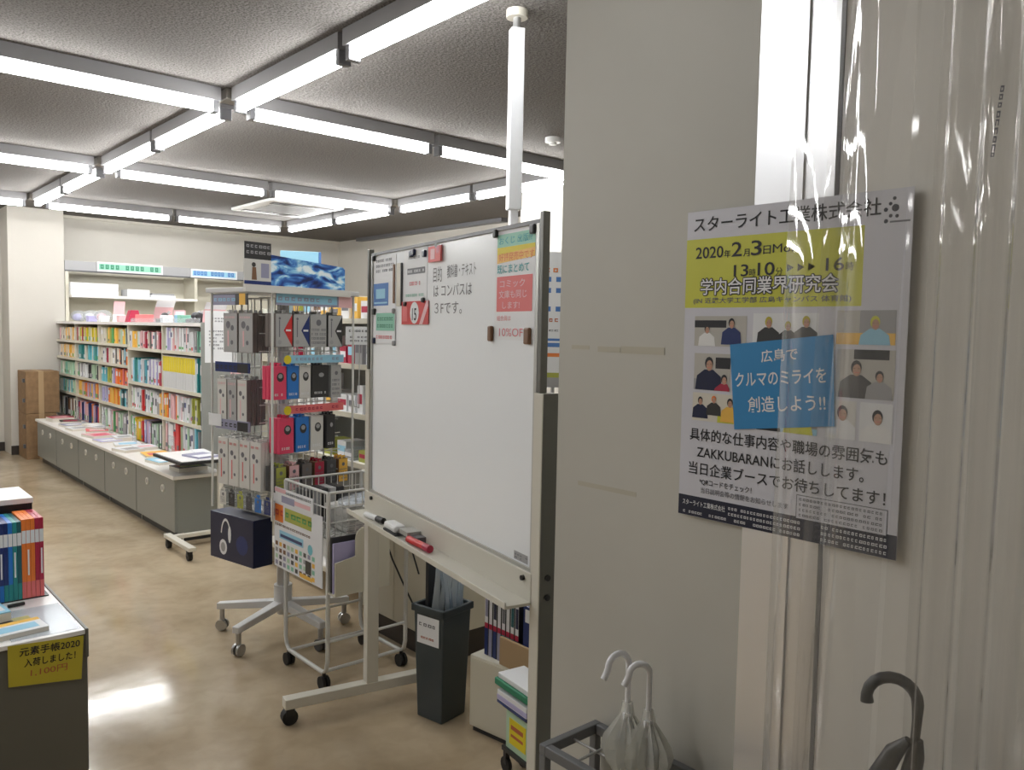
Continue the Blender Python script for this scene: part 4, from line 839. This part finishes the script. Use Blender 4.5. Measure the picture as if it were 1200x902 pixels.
# ------------------------------------------------------------------ right-hand shelving
t = thing('shelf_unit', 'cream shelving behind the spinner rack with small goods', 'shelf', (2.12, 3.42, 0))
for y in (0, 1.3): MB().box(0, y-.012, 0, .45, y+.012, 1.56, 'cream').build('upright', t, .002)
MB().box(.44, .012, .1, .45, 1.29, 1.56, 'panel_grey').build('back_panel', t)
for z in (.16, .77, 1.02, 1.27, 1.50): m = MB(); m.box(0, .012, z-.02, .44, 1.288, z, 'counter_white'); m.box(-.004, .012, z-.024, 0, 1.288, z+.002, 'cream'); m.build('shelf', t)
rr = random.Random(11)
for li, (z, hs, cs) in enumerate(((.77, (.05, .10), ['paper', 'grey', 'clear_film', 'sky', 'olive']), (1.02, (.08, .19), ['paper', 'pack_white', 'pack_white', 'paper', 'grey']), (1.27, (.08, .18), ['crimson', 'pack_white', 'paper', 'brown', 'grey']), (1.50, (.06, .13), ['amber', 'paper', 'brown', 'olive', 'white']))):
    y = 3.45
    for k in range(9):
        w_ = rr.uniform(.05, .10); h = rr.uniform(*hs); c = rr.choice(cs)
        m = MB(); m.box(0, 0, 0, .12, w_, h, c); m.box(-.001, .006, h*.35, 0, w_-.006, h*.7, rr.choice(['ink_soft', 'paper', 'amber', 'crimson', 'sky']))
        wh = ['low', 'second', 'third', 'top'][li]; prop('goods_box', 'small box on the %s shelf of cream unit, %s' % (wh, ['nearest', 'second nearest', 'third nearest', 'fourth nearest', 'middle', 'just past the middle', 'third farthest', 'second farthest', 'farthest'][k]), 'box', m, (2.135+rr.uniform(0, .03), y, z+.001), 0, 0, 'small goods, %s shelf of cream unit' % wh)
        y += w_+.03
p = thing('price_card', 'large white price card at front of cream shelving', 'card', (1.93, 3.38, 1.375), -12); MB().box(0, 0, 0, .14, .003, .085, 'paper').build('sheet', p)
m = MB(); scribble(m, .015, .055, .125, .075, 'ink', 1, char=.014); scribble(m, .02, .01, .12, .045, 'ink_soft', 2, char=.016); m.build('print', p); m = MB(); m.box(.065, .001, .0-.30, .069, .003, .0, 'steel'); m.box(.065, .001, -.30, .069, .13, -.296, 'steel'); m.build('stem', p)
prop('sign_board', 'pale blue sign rising behind the spinner rack', 'sign', MB().box(0, 0, 0, .22, .012, .40, 'sky').box(.22, 0, 0, .235, .02, .40, 'ink_blue'), (2.16, 4.55, 1.502), -25)
m = MB(); m.prism([(0, 0), (.12, 0), (.12, .20), (.10, .26), (.06, .28), (.02, .25), (0, .18)], 0, .02, 'pack_white'); prop('rounded_sign', 'white round-topped sign left of the whiteboard', 'sign', m, (2.14, 3.47, 1.502), -25)
m = MB(); m.box(0, 0, 0, .05, .05, .10, 'blue'); m.cyl((.025, .025, .10), (.025, .025, .14), .016, 'charcoal', n=10); m.box(-.001, 0, .0, 0, .05, .04, 'sky'); prop('spray_bottle', 'blue bottle with dark cap left of the whiteboard', 'bottle', m, (2.07, 3.36, 1.52), 0)
MB().box(-.06, -.10, 1.50, .0, .012, 1.52, 'counter_white').build('side_bracket', t)
# low cream cabinet behind the whiteboard
t = thing('low_cabinet', 'low cream metal cabinet behind the whiteboard legs', 'cabinet', (2.02, 2.78, 0))
MB().box(0, 0, .12, .42, .60, .78, 'cream').build('body', t, .003); MB().box(.04, .01, 0, .40, .59, .12, 'baseboard_brown').build('plinth', t)
m = MB(); m.box(-.003, .01, .13, 0, .29, .77, 'cream'); m.build('door', t); m = MB(); m.box(-.003, .31, .13, 0, .59, .77, 'cream'); m.build('door', t)
for k, pts in enumerate(([(1.98, 3.22, .74), (1.975, 3.16, .60), (1.985, 3.05, .42), (1.995, 2.95, .30), (2.0, 2.87, .22)], [(1.99, 3.18, .70), (1.985, 3.24, .60), (1.985, 3.28, .50), (2.0, 3.25, .40)], [(1.99, 3.02, .74), (1.985, 2.96, .62), (1.985, 2.90, .50), (1.99, 2.85, .40)])):
    m = MB(); m.tube(pts, .004, 'black', 6); o = tag(m.build('cable'), ['long black cable slanting down the cream cabinet', 'short looped black cable left of the long one', 'thin black cable right of the long one'][k], 'cable')
# tall shelf with notices, seen between whiteboard post and wall
p = thing('price_list', 'tall white price list with blue and red print beside the wall edge', 'poster', (2.265, 2.455, 1.226), -42)
MB().box(0, 0, 0, .19, .004, .55, 'paper').build('sheet', p)
m = MB(); scribble(m, .01, .46, .16, .495, 'ink_orange', 1, char=.03)
for z, c in ((.43, 'ink_blue'), (.385, 'ink_blue'), (.31, 'ink_blue')): m.quad(.03, z, .07, z+.02, c); m.quad(.09, z, .13, z+.02, c)
scribble(m, .02, .26, .16, .29, 'ink_red', 1, char=.02); scribble(m, .02, .225, .16, .24, 'ink_soft', 1, char=.02); m.quad(.01, .19, .16, .2, 'ink_blue'); m.quad(.01, .165, .16, .182, 'ink_blue'); m.quad(0, .125, .17, .14, 'ink_orange'); m.quad(.0, 0, .17, .06, 'olive'); m.quad(.05, .0, .12, .04, 'grey', -.001); m.build('print', p)
m = MB(); m.cyl((.085, .012, -1.226), (.085, .012, .4), .008, 'steel', n=8); m.cyl((.085, .012, -1.226), (.085, .012, -1.216), .09, 'dark_grey', n=20); m.build('stand', p)
# ------------------------------------------------------------------ umbrella bag bin
t = thing('waste_bin', 'slim dark grey plastic bin with white label', 'bin', (1.80, 2.42, 0), 11)
def frus(mb, w0, d0, w1, d1, z0, z1, m_, inner=False):
    vs = [(-w0, -d0, z0), (w0, -d0, z0), (w0, d0, z0), (-w0, d0, z0), (-w1, -d1, z1), (w1, -d1, z1), (w1, d1, z1), (-w1, d1, z1)]
    fs = [(0, 1, 5, 4), (1, 2, 6, 5), (2, 3, 7, 6), (3, 0, 4, 7)]
    if inner: fs = [tuple(reversed(f)) for f in fs]
    mb.add(vs, fs+[(0, 3, 2, 1)], m_)
m = MB(); frus(m, .066, .062, .078, .075, 0, .43, 'bin_grey'); frus(m, .060, .056, .073, .070, .01, .43, 'bin_grey', True); m.build('bin_body', t, .004)
m = MB()
for a, b, c, d in ((-.085, -.082, .085, -.068), (-.085, .068, .085, .082), (-.085, -.082, -.071, .082), (.071, -.082, .085, .082)): m.box(a, b, .405, c, d, .432, 'bin_grey')
m.build('rim', t, .003)
m = MB(Matrix.Translation((-.0785, .055, .29)) @ Matrix.Rotation(R(-90), 4, 'Z')); m.quad(0, 0, .11, .105, 'paper', 0); scribble(m, .01, .06, .10, .085, 'ink_soft', 1, y=-.0006, char=.02); scribble(m, .02, .015, .09, .032, 'ink_red', 1, y=-.0006, char=.012); m.build('paper_label', t)
o = MB().box(-.05, .02, .02, .055, .035, .60, 'charcoal').build('backing_board', bevel=.002); tag(o, 'black flat board standing in the dark bin', 'board'); o.location = (1.80, 2.43, 0); o.rotation_euler = (0, 0, R(11))
for k in range(9):
    x = 1.768+k*.0095; y = 2.405-.005*(k % 3); m = MB(); n = 6; vs = []
    for i in range(n+1):
        z = .03+i*(.60-(k*37 % 7)*.014)/n
        for j in range(4): vs.append((.036*(.25+.75*i/n)*(j/3-.5)*(1+.3*math.sin(i*2+k))+.007*math.sin(i*1.3+k), -.04+.005*math.sin(j*2.1+i*1.7+k)+.014*(j % 2), z))
    fs = [(i*4+j, i*4+j+1, i*4+j+5, i*4+j+4) for i in range(n) for j in range(3)]
    m.add(vs, fs, 'clear_bag', True); o = tag(m.build('umbrella_bag'), 'bluish clear plastic umbrella bag sticking out of dark bin', 'bag', 'clear umbrella bags in the bin'); o.location = (x, y+.02, 0); o.rotation_euler = (0, 0, R(8*k-20))
# ------------------------------------------------------------------ cream base cabinet with books
t = thing('base_cabinet', 'knee-high cream cabinet carrying books, right of the dark bin', 'cabinet', (1.805, 2.255, 0), -82)
MB().box(0, 0, .02, .30, .35, .283, 'cream').build('body', t, .003); MB().box(.01, .01, 0, .29, .34, .02, 'black').build('plinth', t)
MB().box(.005, -.003, .03, .295, 0, .275, 'cream').build('door', t, .001)
for k in range(8):
    c = 'deep_blue' if k in (0, 2) else ('navy' if k == 1 else 'dark_teal' if k > 4 else 'paper')
    m = MB(); h = .235; m.box(0, 0, 0, .17, .019, h, 'paper'); m.box(-.001, 0, h*.42, .0, .019, h*.50, 'crimson'); m.box(-.001, 0, 0, 0, .019, h*.42, ['deep_blue', 'purple_grey', 'deep_blue', 'purple_grey', 'teal', 'teal', 'teal', 'dark_teal'][k]); m.box(-.001, .003, h*.6, 0, .016, h*.9, ['purple_grey', 'paper', 'navy', 'paper', 'ink_soft', 'paper', 'dark_teal', 'navy'][k])
    m.box(-.0012, -.001, 0, .17, .0005, h, 'charcoal')
    prop('guide_book', 'white thick book with dark red band on cream cabinet, %s' % ['farthest left', 'second from left', 'third from left', 'fourth from left', 'fifth from left', 'sixth from left', 'seventh from left', 'rightmost'][k], 'book', m, (1.845, 2.205-k*.0235, .284), -1, 0, 'red banded books on cream cabinet')
prop('navy_binder', 'navy blue binder beside the red banded books', 'binder', MB().box(0, 0, 0, .18, .05, .235, 'deep_blue').box(-.001, .008, .18, 0, .04, .225, 'paper').box(-.001, .005, .03, 0, .02, .05, 'paper'), (1.842, 1.965, .284), 0)
prop('brown_envelope', 'brown envelope leaning in front of the navy binder', 'envelope', MB().box(0, 0, 0, .012, .16, .10, 'cardboard_light'), (1.826, 1.96, .284), 0)
prop('black_file', 'dark file standing left behind the red banded books', 'file', MB().box(0, 0, 0, .15, .05, .25, 'navy'), (1.93, 2.215, .284), 0)
# small stand with green tray in front
t = thing('small_trolley', 'small low black trolley with green and white trays', 'trolley', (1.69, 1.80, 0), -8)
MB().box(0, 0, .075, .09, .17, .09, 'black').build('base', t)
for x in (.012, .078):
    for y in (.012, .158): m = MB(); m.cyl((x-.006, y, .026), (x+.006, y, .026), .026, 'rubber', n=14); m.box(x-.008, y-.008, .03, x+.008, y+.008, .075, 'black'); m.build('caster', t)
MB().box(.07, .005, .09, .085, .165, .235, 'black').build('back_plate', t)
MB().box(-.0, .0, .222, .09, .17, .236, 'black').build('upper_shelf', t)
prop('green_tray', 'green and white flat tray on top of small trolley', 'tray', MB().box(0, 0, 0, .12, .19, .022, 'sign_green').box(.008, .008, .022, .112, .182, .040, 'paper'), (1.668, 1.80, .2965), -8)
prop('leaflet_pile', 'white pile of leaflets with blue edge under green tray', 'leaflet', MB().box(0, 0, 0, .11, .17, .045, 'paper').box(-.001, -.001, .0, .11, .171, .012, 'deep_blue').box(-.001, -.001, .012, .111, .171, .03, 'lilac'), (1.675, 1.81, .2365), -8)
prop('yellow_packet', 'yellow and white printed packet on lower trolley deck', 'packet', MB().box(0, 0, 0, .05, .14, .125, 'pale_green').box(-.001, .025, .02, 0, .12, .105, 'yellow').box(-.0016, .04, .07, -.001, .11, .085, 'ink_red').box(-.0016, .04, .045, -.001, .11, .055, 'ink_red'), (1.70, 1.815, .0905), -8)
# ------------------------------------------------------------------ umbrella stand
SX0, SX1, SY0, SY1, SZ = 1.135, 1.305, .30, 1.185, .60
t = thing('umbrella_stand', 'dark grey metal umbrella stand with wire grid along near wall', 'umbrella stand', (0, 0, 0))
b = .018
for a in ((SX0, SY0, SX1, SY0+b), (SX0, SY1-b, SX1, SY1), (SX0, SY0+b, SX0+b, SY1-b), (SX1-b, SY0+b, SX1, SY1-b)): MB().box(a[0], a[1], SZ-.022, a[2], a[3], SZ, 'stand_grey').build('rim_bar', t, .002)
for x in (SX0, SX1-b):
    for y in (SY0, SY1-b): MB().box(x, y, 0, x+b, y+b, SZ-.022, 'stand_grey').build('leg', t, .002)
for a in ((SX0, SY0, SX1, SY0+b), (SX0, SY1-b, SX1, SY1), (SX0, SY0, SX0+b, SY1), (SX1-b, SY0, SX1, SY1)): MB().box(a[0], a[1], .08, a[2], a[3], .10, 'stand_grey').build('lower_bar', t)
MB().box(SX0+.005, SY0+.005, .02, SX1-.005, SY1-.005, .03, 'stand_grey').build('drip_tray', t)
xm = (SX0+SX1)/2
m = MB(); m.tube([(xm, SY0+.01, SZ-.012), (xm, SY1-.01, SZ-.012)], .003, 'steel', 6); m.build('grid_wire', t)
for i in range(1, 10):
    y = SY0+i*(SY1-SY0)/10; m = MB(); m.tube([(SX0+.01, y, SZ-.008), (SX1-.01, y, SZ-.008)], .003, 'steel', 6); m.build('grid_wire', t)
def crook(base, rad, ang, tail, drop, r0=.006, n=12):
    """cane handle: straight shaft up then a half circle turning towards direction ang"""
    d = Vector((math.cos(R(ang)), math.sin(R(ang)), 0)); p = Vector(base); c = p+d*rad; pts = [p-Vector((0, 0, drop))]
    for i in range(n+1):
        a = math.pi*(1-i/n); pts.append(c+d*rad*math.cos(a)+Vector((0, 0, rad*math.sin(a))))
    pts.append(pts[-1]+d*.004-Vector((0, 0, tail*.5))); pts.append(pts[-1]+d*(.006)-Vector((0, 0, tail*.5)))
    return pts
for k, (x, y, zt, ang, l) in enumerate(((1.216, 1.020, .812, 168, 'clear umbrella with white crook handle, left one'), (1.222, .972, .806, 150, 'clear umbrella with white crook handle, right one'))):
    u = thing('clear_umbrella', l, 'umbrella', (x, y, 0), 0, 'clear umbrellas in the stand')
    m = MB(); m.tube(crook((0, 0, zt-.01), .025 if k == 0 else .021, ang, .02, .125), [.0055]*2+[.0062]*14+[.006], 'hook_white', 10); m.build('handle', u)
    m = MB(); m.cyl((0, 0, .035), (0, 0, zt-.12), .004, 'steel', n=8); m.build('shaft', u)
    m = MB(); vs = []; nn = 20; zs = [.10, .30, .50, .59, .615, .635, .655, .675, .70, .725]; rs = [.006, .012, .018, .021, .034, .038, .034, .024, .011, .008]
    for z, r0 in zip(zs, rs):
        for j in range(nn):
            a = 2*math.pi*j/nn; q = r0*(1+.35*(1 if j % 2 else -1)); vs.append((q*math.cos(a), q*math.sin(a), z))
    fs = [(i*nn+j, i*nn+(j+1) % nn, (i+1)*nn+(j+1) % nn, (i+1)*nn+j) for i in range(len(zs)-1) for j in range(nn)]
    m.add(vs, fs, 'umbrella_vinyl', False); m.build('canopy', u)
    m = MB(); m.cyl((0, 0, .69), (0, 0, .705), .011, 'hook_white', n=10); m.build('runner', u)
    for j in range(6):
        a = R(60*j+20); m = MB(); m.tube([(.010*math.cos(a), .010*math.sin(a), .70), (.033*math.cos(a), .033*math.sin(a), .655), (.03*math.cos(a), .03*math.sin(a), .60)], .0012, 'steel', 5); m.build('rib', u)
u = thing('black_umbrella', 'black umbrella with curved handle standing behind the clear curtain', 'umbrella', (1.20, .455, 0), 0)
sh = Vector((0, 0, 0)); top = Vector((.0, .012, .915)); dirp = Vector((-.40, .92, 0)).normalized()
pts = [Vector((0, .05, .04)), Vector((0, .03, .6)), Vector((0, .012, .90))]
for i in range(11): a = math.pi*(1-i/10*1.08); pts.append(Vector((0, .0, .925))+Vector((0, .012, 0))+dirp*.034*(1+math.cos(a))+Vector((0, 0, .034*math.sin(a))))
m = MB(); m.tube(pts, [.004, .005, .0068]+[.0085]*10+[.0095], 'black', 10); m.build('handle', u)
for (yo, xo, l) in ((.0, 0, 1), (.05, -.012, 2)):
    m = MB(); m.tube([(xo, .055+yo*.6, .30), (xo-.004, .05+yo, .52), (xo-.006, .035+yo, .68), (xo-.004, .022+yo*.9, .78), (xo, .012+yo*.5, .85), (xo, .008+yo*.2, .875)], [.010, .020, .020, .017, .013, .006], 'black', 10); m.build('canopy_fold', u)
m = MB(); m.tube([(-.02, .05, .74), (-.028, .085, .70), (-.01, .10, .66)], .006, 'black', 8); m.build('strap', u)
# ------------------------------------------------------------------ near display case at lower left
t = thing('display_case', 'low grey display case with white top at lower left', 'cabinet', (-.35, 2.765, 0))
MB().box(0, 0, .03, 1.015, .95, .475, 'case_grey').build('body', t, .003); MB().box(.03, .03, 0, .985, .92, .03, 'black').build('plinth', t)
m = MB(); m.box(-.005, -.004, .475, 1.008, .955, .490, 'case_top'); m.build('top', t, .002); m = MB(); m.box(1.008, -.004, .40, 1.018, .955, .492, 'case_grey'); m.build('edge_strip', t, .002)
cols = [('crimson', 'crimson'), ('crimson', 'red'), ('orange', 'orange'), ('orange', 'brown'), ('orange', 'orange'), ('dark_teal', 'teal'), ('teal', 'teal'), ('blue', 'teal'), ('deep_blue', 'teal'), ('deep_blue', 'blue'), ('deep_blue', 'blue'), ('pack_grey', 'teal'), ('pack_grey', 'teal'), ('pack_grey', 'teal'), ('pack_grey', 'teal'), ('pack_grey', 'teal'), ('pack_grey', 'cyan'), ('pack_grey', 'cyan')]
bn = ['crimson', 'second crimson', 'orange', 'brown orange', 'third orange', 'dark teal', 'teal', 'teal blue', 'blue', 'second blue', 'third blue']
for k, (c, c2) in enumerate(cols):
    x = .632-k*.0135; u = thing('series_book', ('%s slim book with white band on the grey display case' % bn[k]) if k < 11 else 'pale grey slim book with teal foot on the grey display case', 'book', (x, 3.19, .4905), 0, 'slim series books on display case')
    h = .275+(.006 if k < 5 else 0)
    MB().box(-.0125, .001, .001, -.0005, .16, h-.002, 'page').build('pages', u); MB().box(-.0130, 0, 0, 0, .165, h, c).build('cover', u, .0008)
    m = MB(); m.quad(-.0125, h*.70, -.0005, h*.86, 'paper', -.0005); m.quad(-.0125, 0.004, -.0005, h*.22, c2 if k >= 5 else 'salmon', -.0005); m.quad(-.009, h*.30, -.004, h*.62, 'paper' if k < 11 else 'grey', -.0004) if k % 3 == 0 else None; m.build('spine_print', u)
t = thing('black_display_box', 'black box with white lid behind the slim books', 'box', (.22, 3.38, .4905)); MB().box(0, 0, 0, .415, .25, .30, 'black').build('box', t, .003); MB().box(-.003, -.003, .30, .418, .253, .32, 'case_top').build('lid', t, .002)
# books' dark end stand
prop('book_rest', 'black metal rest holding the slim books', 'rest', MB().box(0, 0, 0, .26, .17, .004, 'black').box(0, .168, 0, .26, .172, .16, 'black'), (.385, 3.188, .4903-.0), 0, 0)
prop('booklet_pile', 'pale blue booklet pile at left edge of display case', 'booklet', MB().box(0, 0, 0, .19, .14, .03, 'page').box(0, 0, .03, .19, .14, .034, 'sky').box(.1, .02, .034, .18, .1, .0345, 'paper'), (.305, 2.96, .4905), 6, 0)
prop('booklet', 'flat white booklet with yellow cover band near display case edge', 'booklet', MB().box(0, 0, 0, .17, .11, .014, 'page').box(0, 0, .014, .17, .11, .016, 'paper').box(.02, .02, .016, .15, .07, .0165, 'sky').box(0, .085, .016, .17, .11, .0166, 'amber'), (.40, 2.80, .4905), 6, 0)
prop('yellow_card', 'small yellow card lying behind the white booklet', 'card', MB().box(0, 0, 0, .15, .055, .002, 'note_yellow').box(.01, .02, .002, .10, .035, .0023, 'ink'), (.40, 2.94, .4905), 4, 0)
prop('clear_sheet', 'transparent plastic sheet over right end of display case', 'sheet', MB().box(0, 0, 0, .19, .30, .002, 'clear_film'), (.46, 2.78, .4907), 0, 0)
prop('black_pen', 'short black pen lying before the slim books', 'pen', MB().box(0, 0, 0, .05, .012, .008, 'black'), (.51, 3.12, .4925), 5, 0)
t = thing('price_sign', 'yellow hand-lettered paper sign taped to display case front', 'sign', (.447, 2.7595, 0))
m = MB(); m.prism([(0, .362), (.198, .335), (.206, .472), (.0, .487)], 0, .0012, 'note_yellow'); m.build('sheet', t)
TT = Matrix.Translation((.1, 0, .42)) @ Matrix.Rotation(R(3), 4, 'Y') @ Matrix.Translation((-.1, 0, -.42))
text(t, '元素手帳2020', .028, .447, .024, 'ink', w=.165, bold=.01, T=TT); text(t, '入荷しました！', .042, .412, .023, 'ink', w=.140, bold=.01, T=TT); text(t, '1,100円', .06, .380, .022, 'ink_red', w=.10, bold=.0, T=TT)
# ------------------------------------------------------------------ clear PVC strip curtain
def strip(name, label, x, ya, yb, amp, waves, ph, zt=2.12, zb=.06, bowx=.0, seg=40, lean=.0, wob=.004):
    """one hanging strip running from ya to yb along y; x(u) bends with the waves"""
    m = MB(); nz = 26; vs = []; rr = random.Random(int(ph*100)+7)
    k1, k2 = rr.uniform(1, 2.2), rr.uniform(2.5, 4)
    for i in range(nz+1):
        z = zb+(zt-zb)*i/nz; s = (zt-z)
        for j in range(seg+1):
            u = j/seg
            xx = x+amp*(1-.25*math.sin(k1*z+ph))*math.sin(2*math.pi*waves*u+ph+.25*math.sin(k2*z))+bowx*math.sin(math.pi*u)*(1+.35*math.sin(k1*z*1.5+ph))+wob*math.sin(3*z+ph+u*2)
            yy = ya+(yb-ya)*u+.006*math.sin(k1*z+ph)+lean*s
            vs.append((xx, yy, z))
    fs = [(i*(seg+1)+j, i*(seg+1)+j+1, (i+1)*(seg+1)+j+1, (i+1)*(seg+1)+j) for i in range(nz) for j in range(seg)]
    m.add(vs, fs, 'clear_pvc', True)
    t = thing(name, label, 'curtain', (0, 0, 0), 0, 'clear PVC strips of the door curtain'); m.build('vinyl_sheet', t)
    m = MB(); m.box(x-.006, min(ya, yb)+.01, zt-.03, x+.006, max(ya, yb)-.01, zt+.02, 'steel'); m.build('hanger_clip', t)
    return t
strip('curtain_strip', 'leftmost flat clear curtain strip over the poster', .80, .455, .335, .004, .5, 0, bowx=-.035, lean=.012)
strip('curtain_strip', 'clear curtain strip with raised fold over right half of poster', .775, .415, .265, .013, 1.3, 1.2, bowx=-.03, lean=.008)
strip('curtain_strip', 'clear curtain strip right of the poster', .80, .355, .215, .008, 1.2, 2.6, bowx=.03)
a = strip('curtain_strip', 'tightly gathered clear curtain strip with many folds', .765, .305, .235, .014, 2.6, .6)
strip('curtain_strip', 'clear curtain strip just right of the gathered folds', .785, .275, .165, .011, 1.6, 4.1, bowx=-.015)
strip('curtain_strip', 'clear curtain strip above the black umbrella', .77, .235, .105, .008, 1.0, 5.2, bowx=.025)
strip('curtain_strip', 'clear curtain strip at the right edge of the picture', .79, .17, .02, .010, 1.3, 3.3, bowx=-.03)
m = MB(); scribble(m, 0, 0, .06, .006, 'ink_soft', 1, y=0, char=.006)
o = m.build('strip_print', a); o.matrix_basis = Matrix.Translation((.752, .255, 1.66)) @ Matrix.Rotation(R(-90), 4, 'Z') @ Matrix.Rotation(R(95), 4, 'Y')
m = MB(); m.box(.76, -.35, 2.14, .82, .49, 2.18, 'steel'); o = tag(m.build('curtain_rail', bevel=.003), 'steel rail above that the clear curtain strips hang from', 'rail')
m = MB(); m.box(.78, -.35, 2.18, .80, -.33, CEIL, 'steel'); m.box(.78, .45, 2.18, .80, .47, CEIL, 'steel'); m.build('rail_hanger', o)
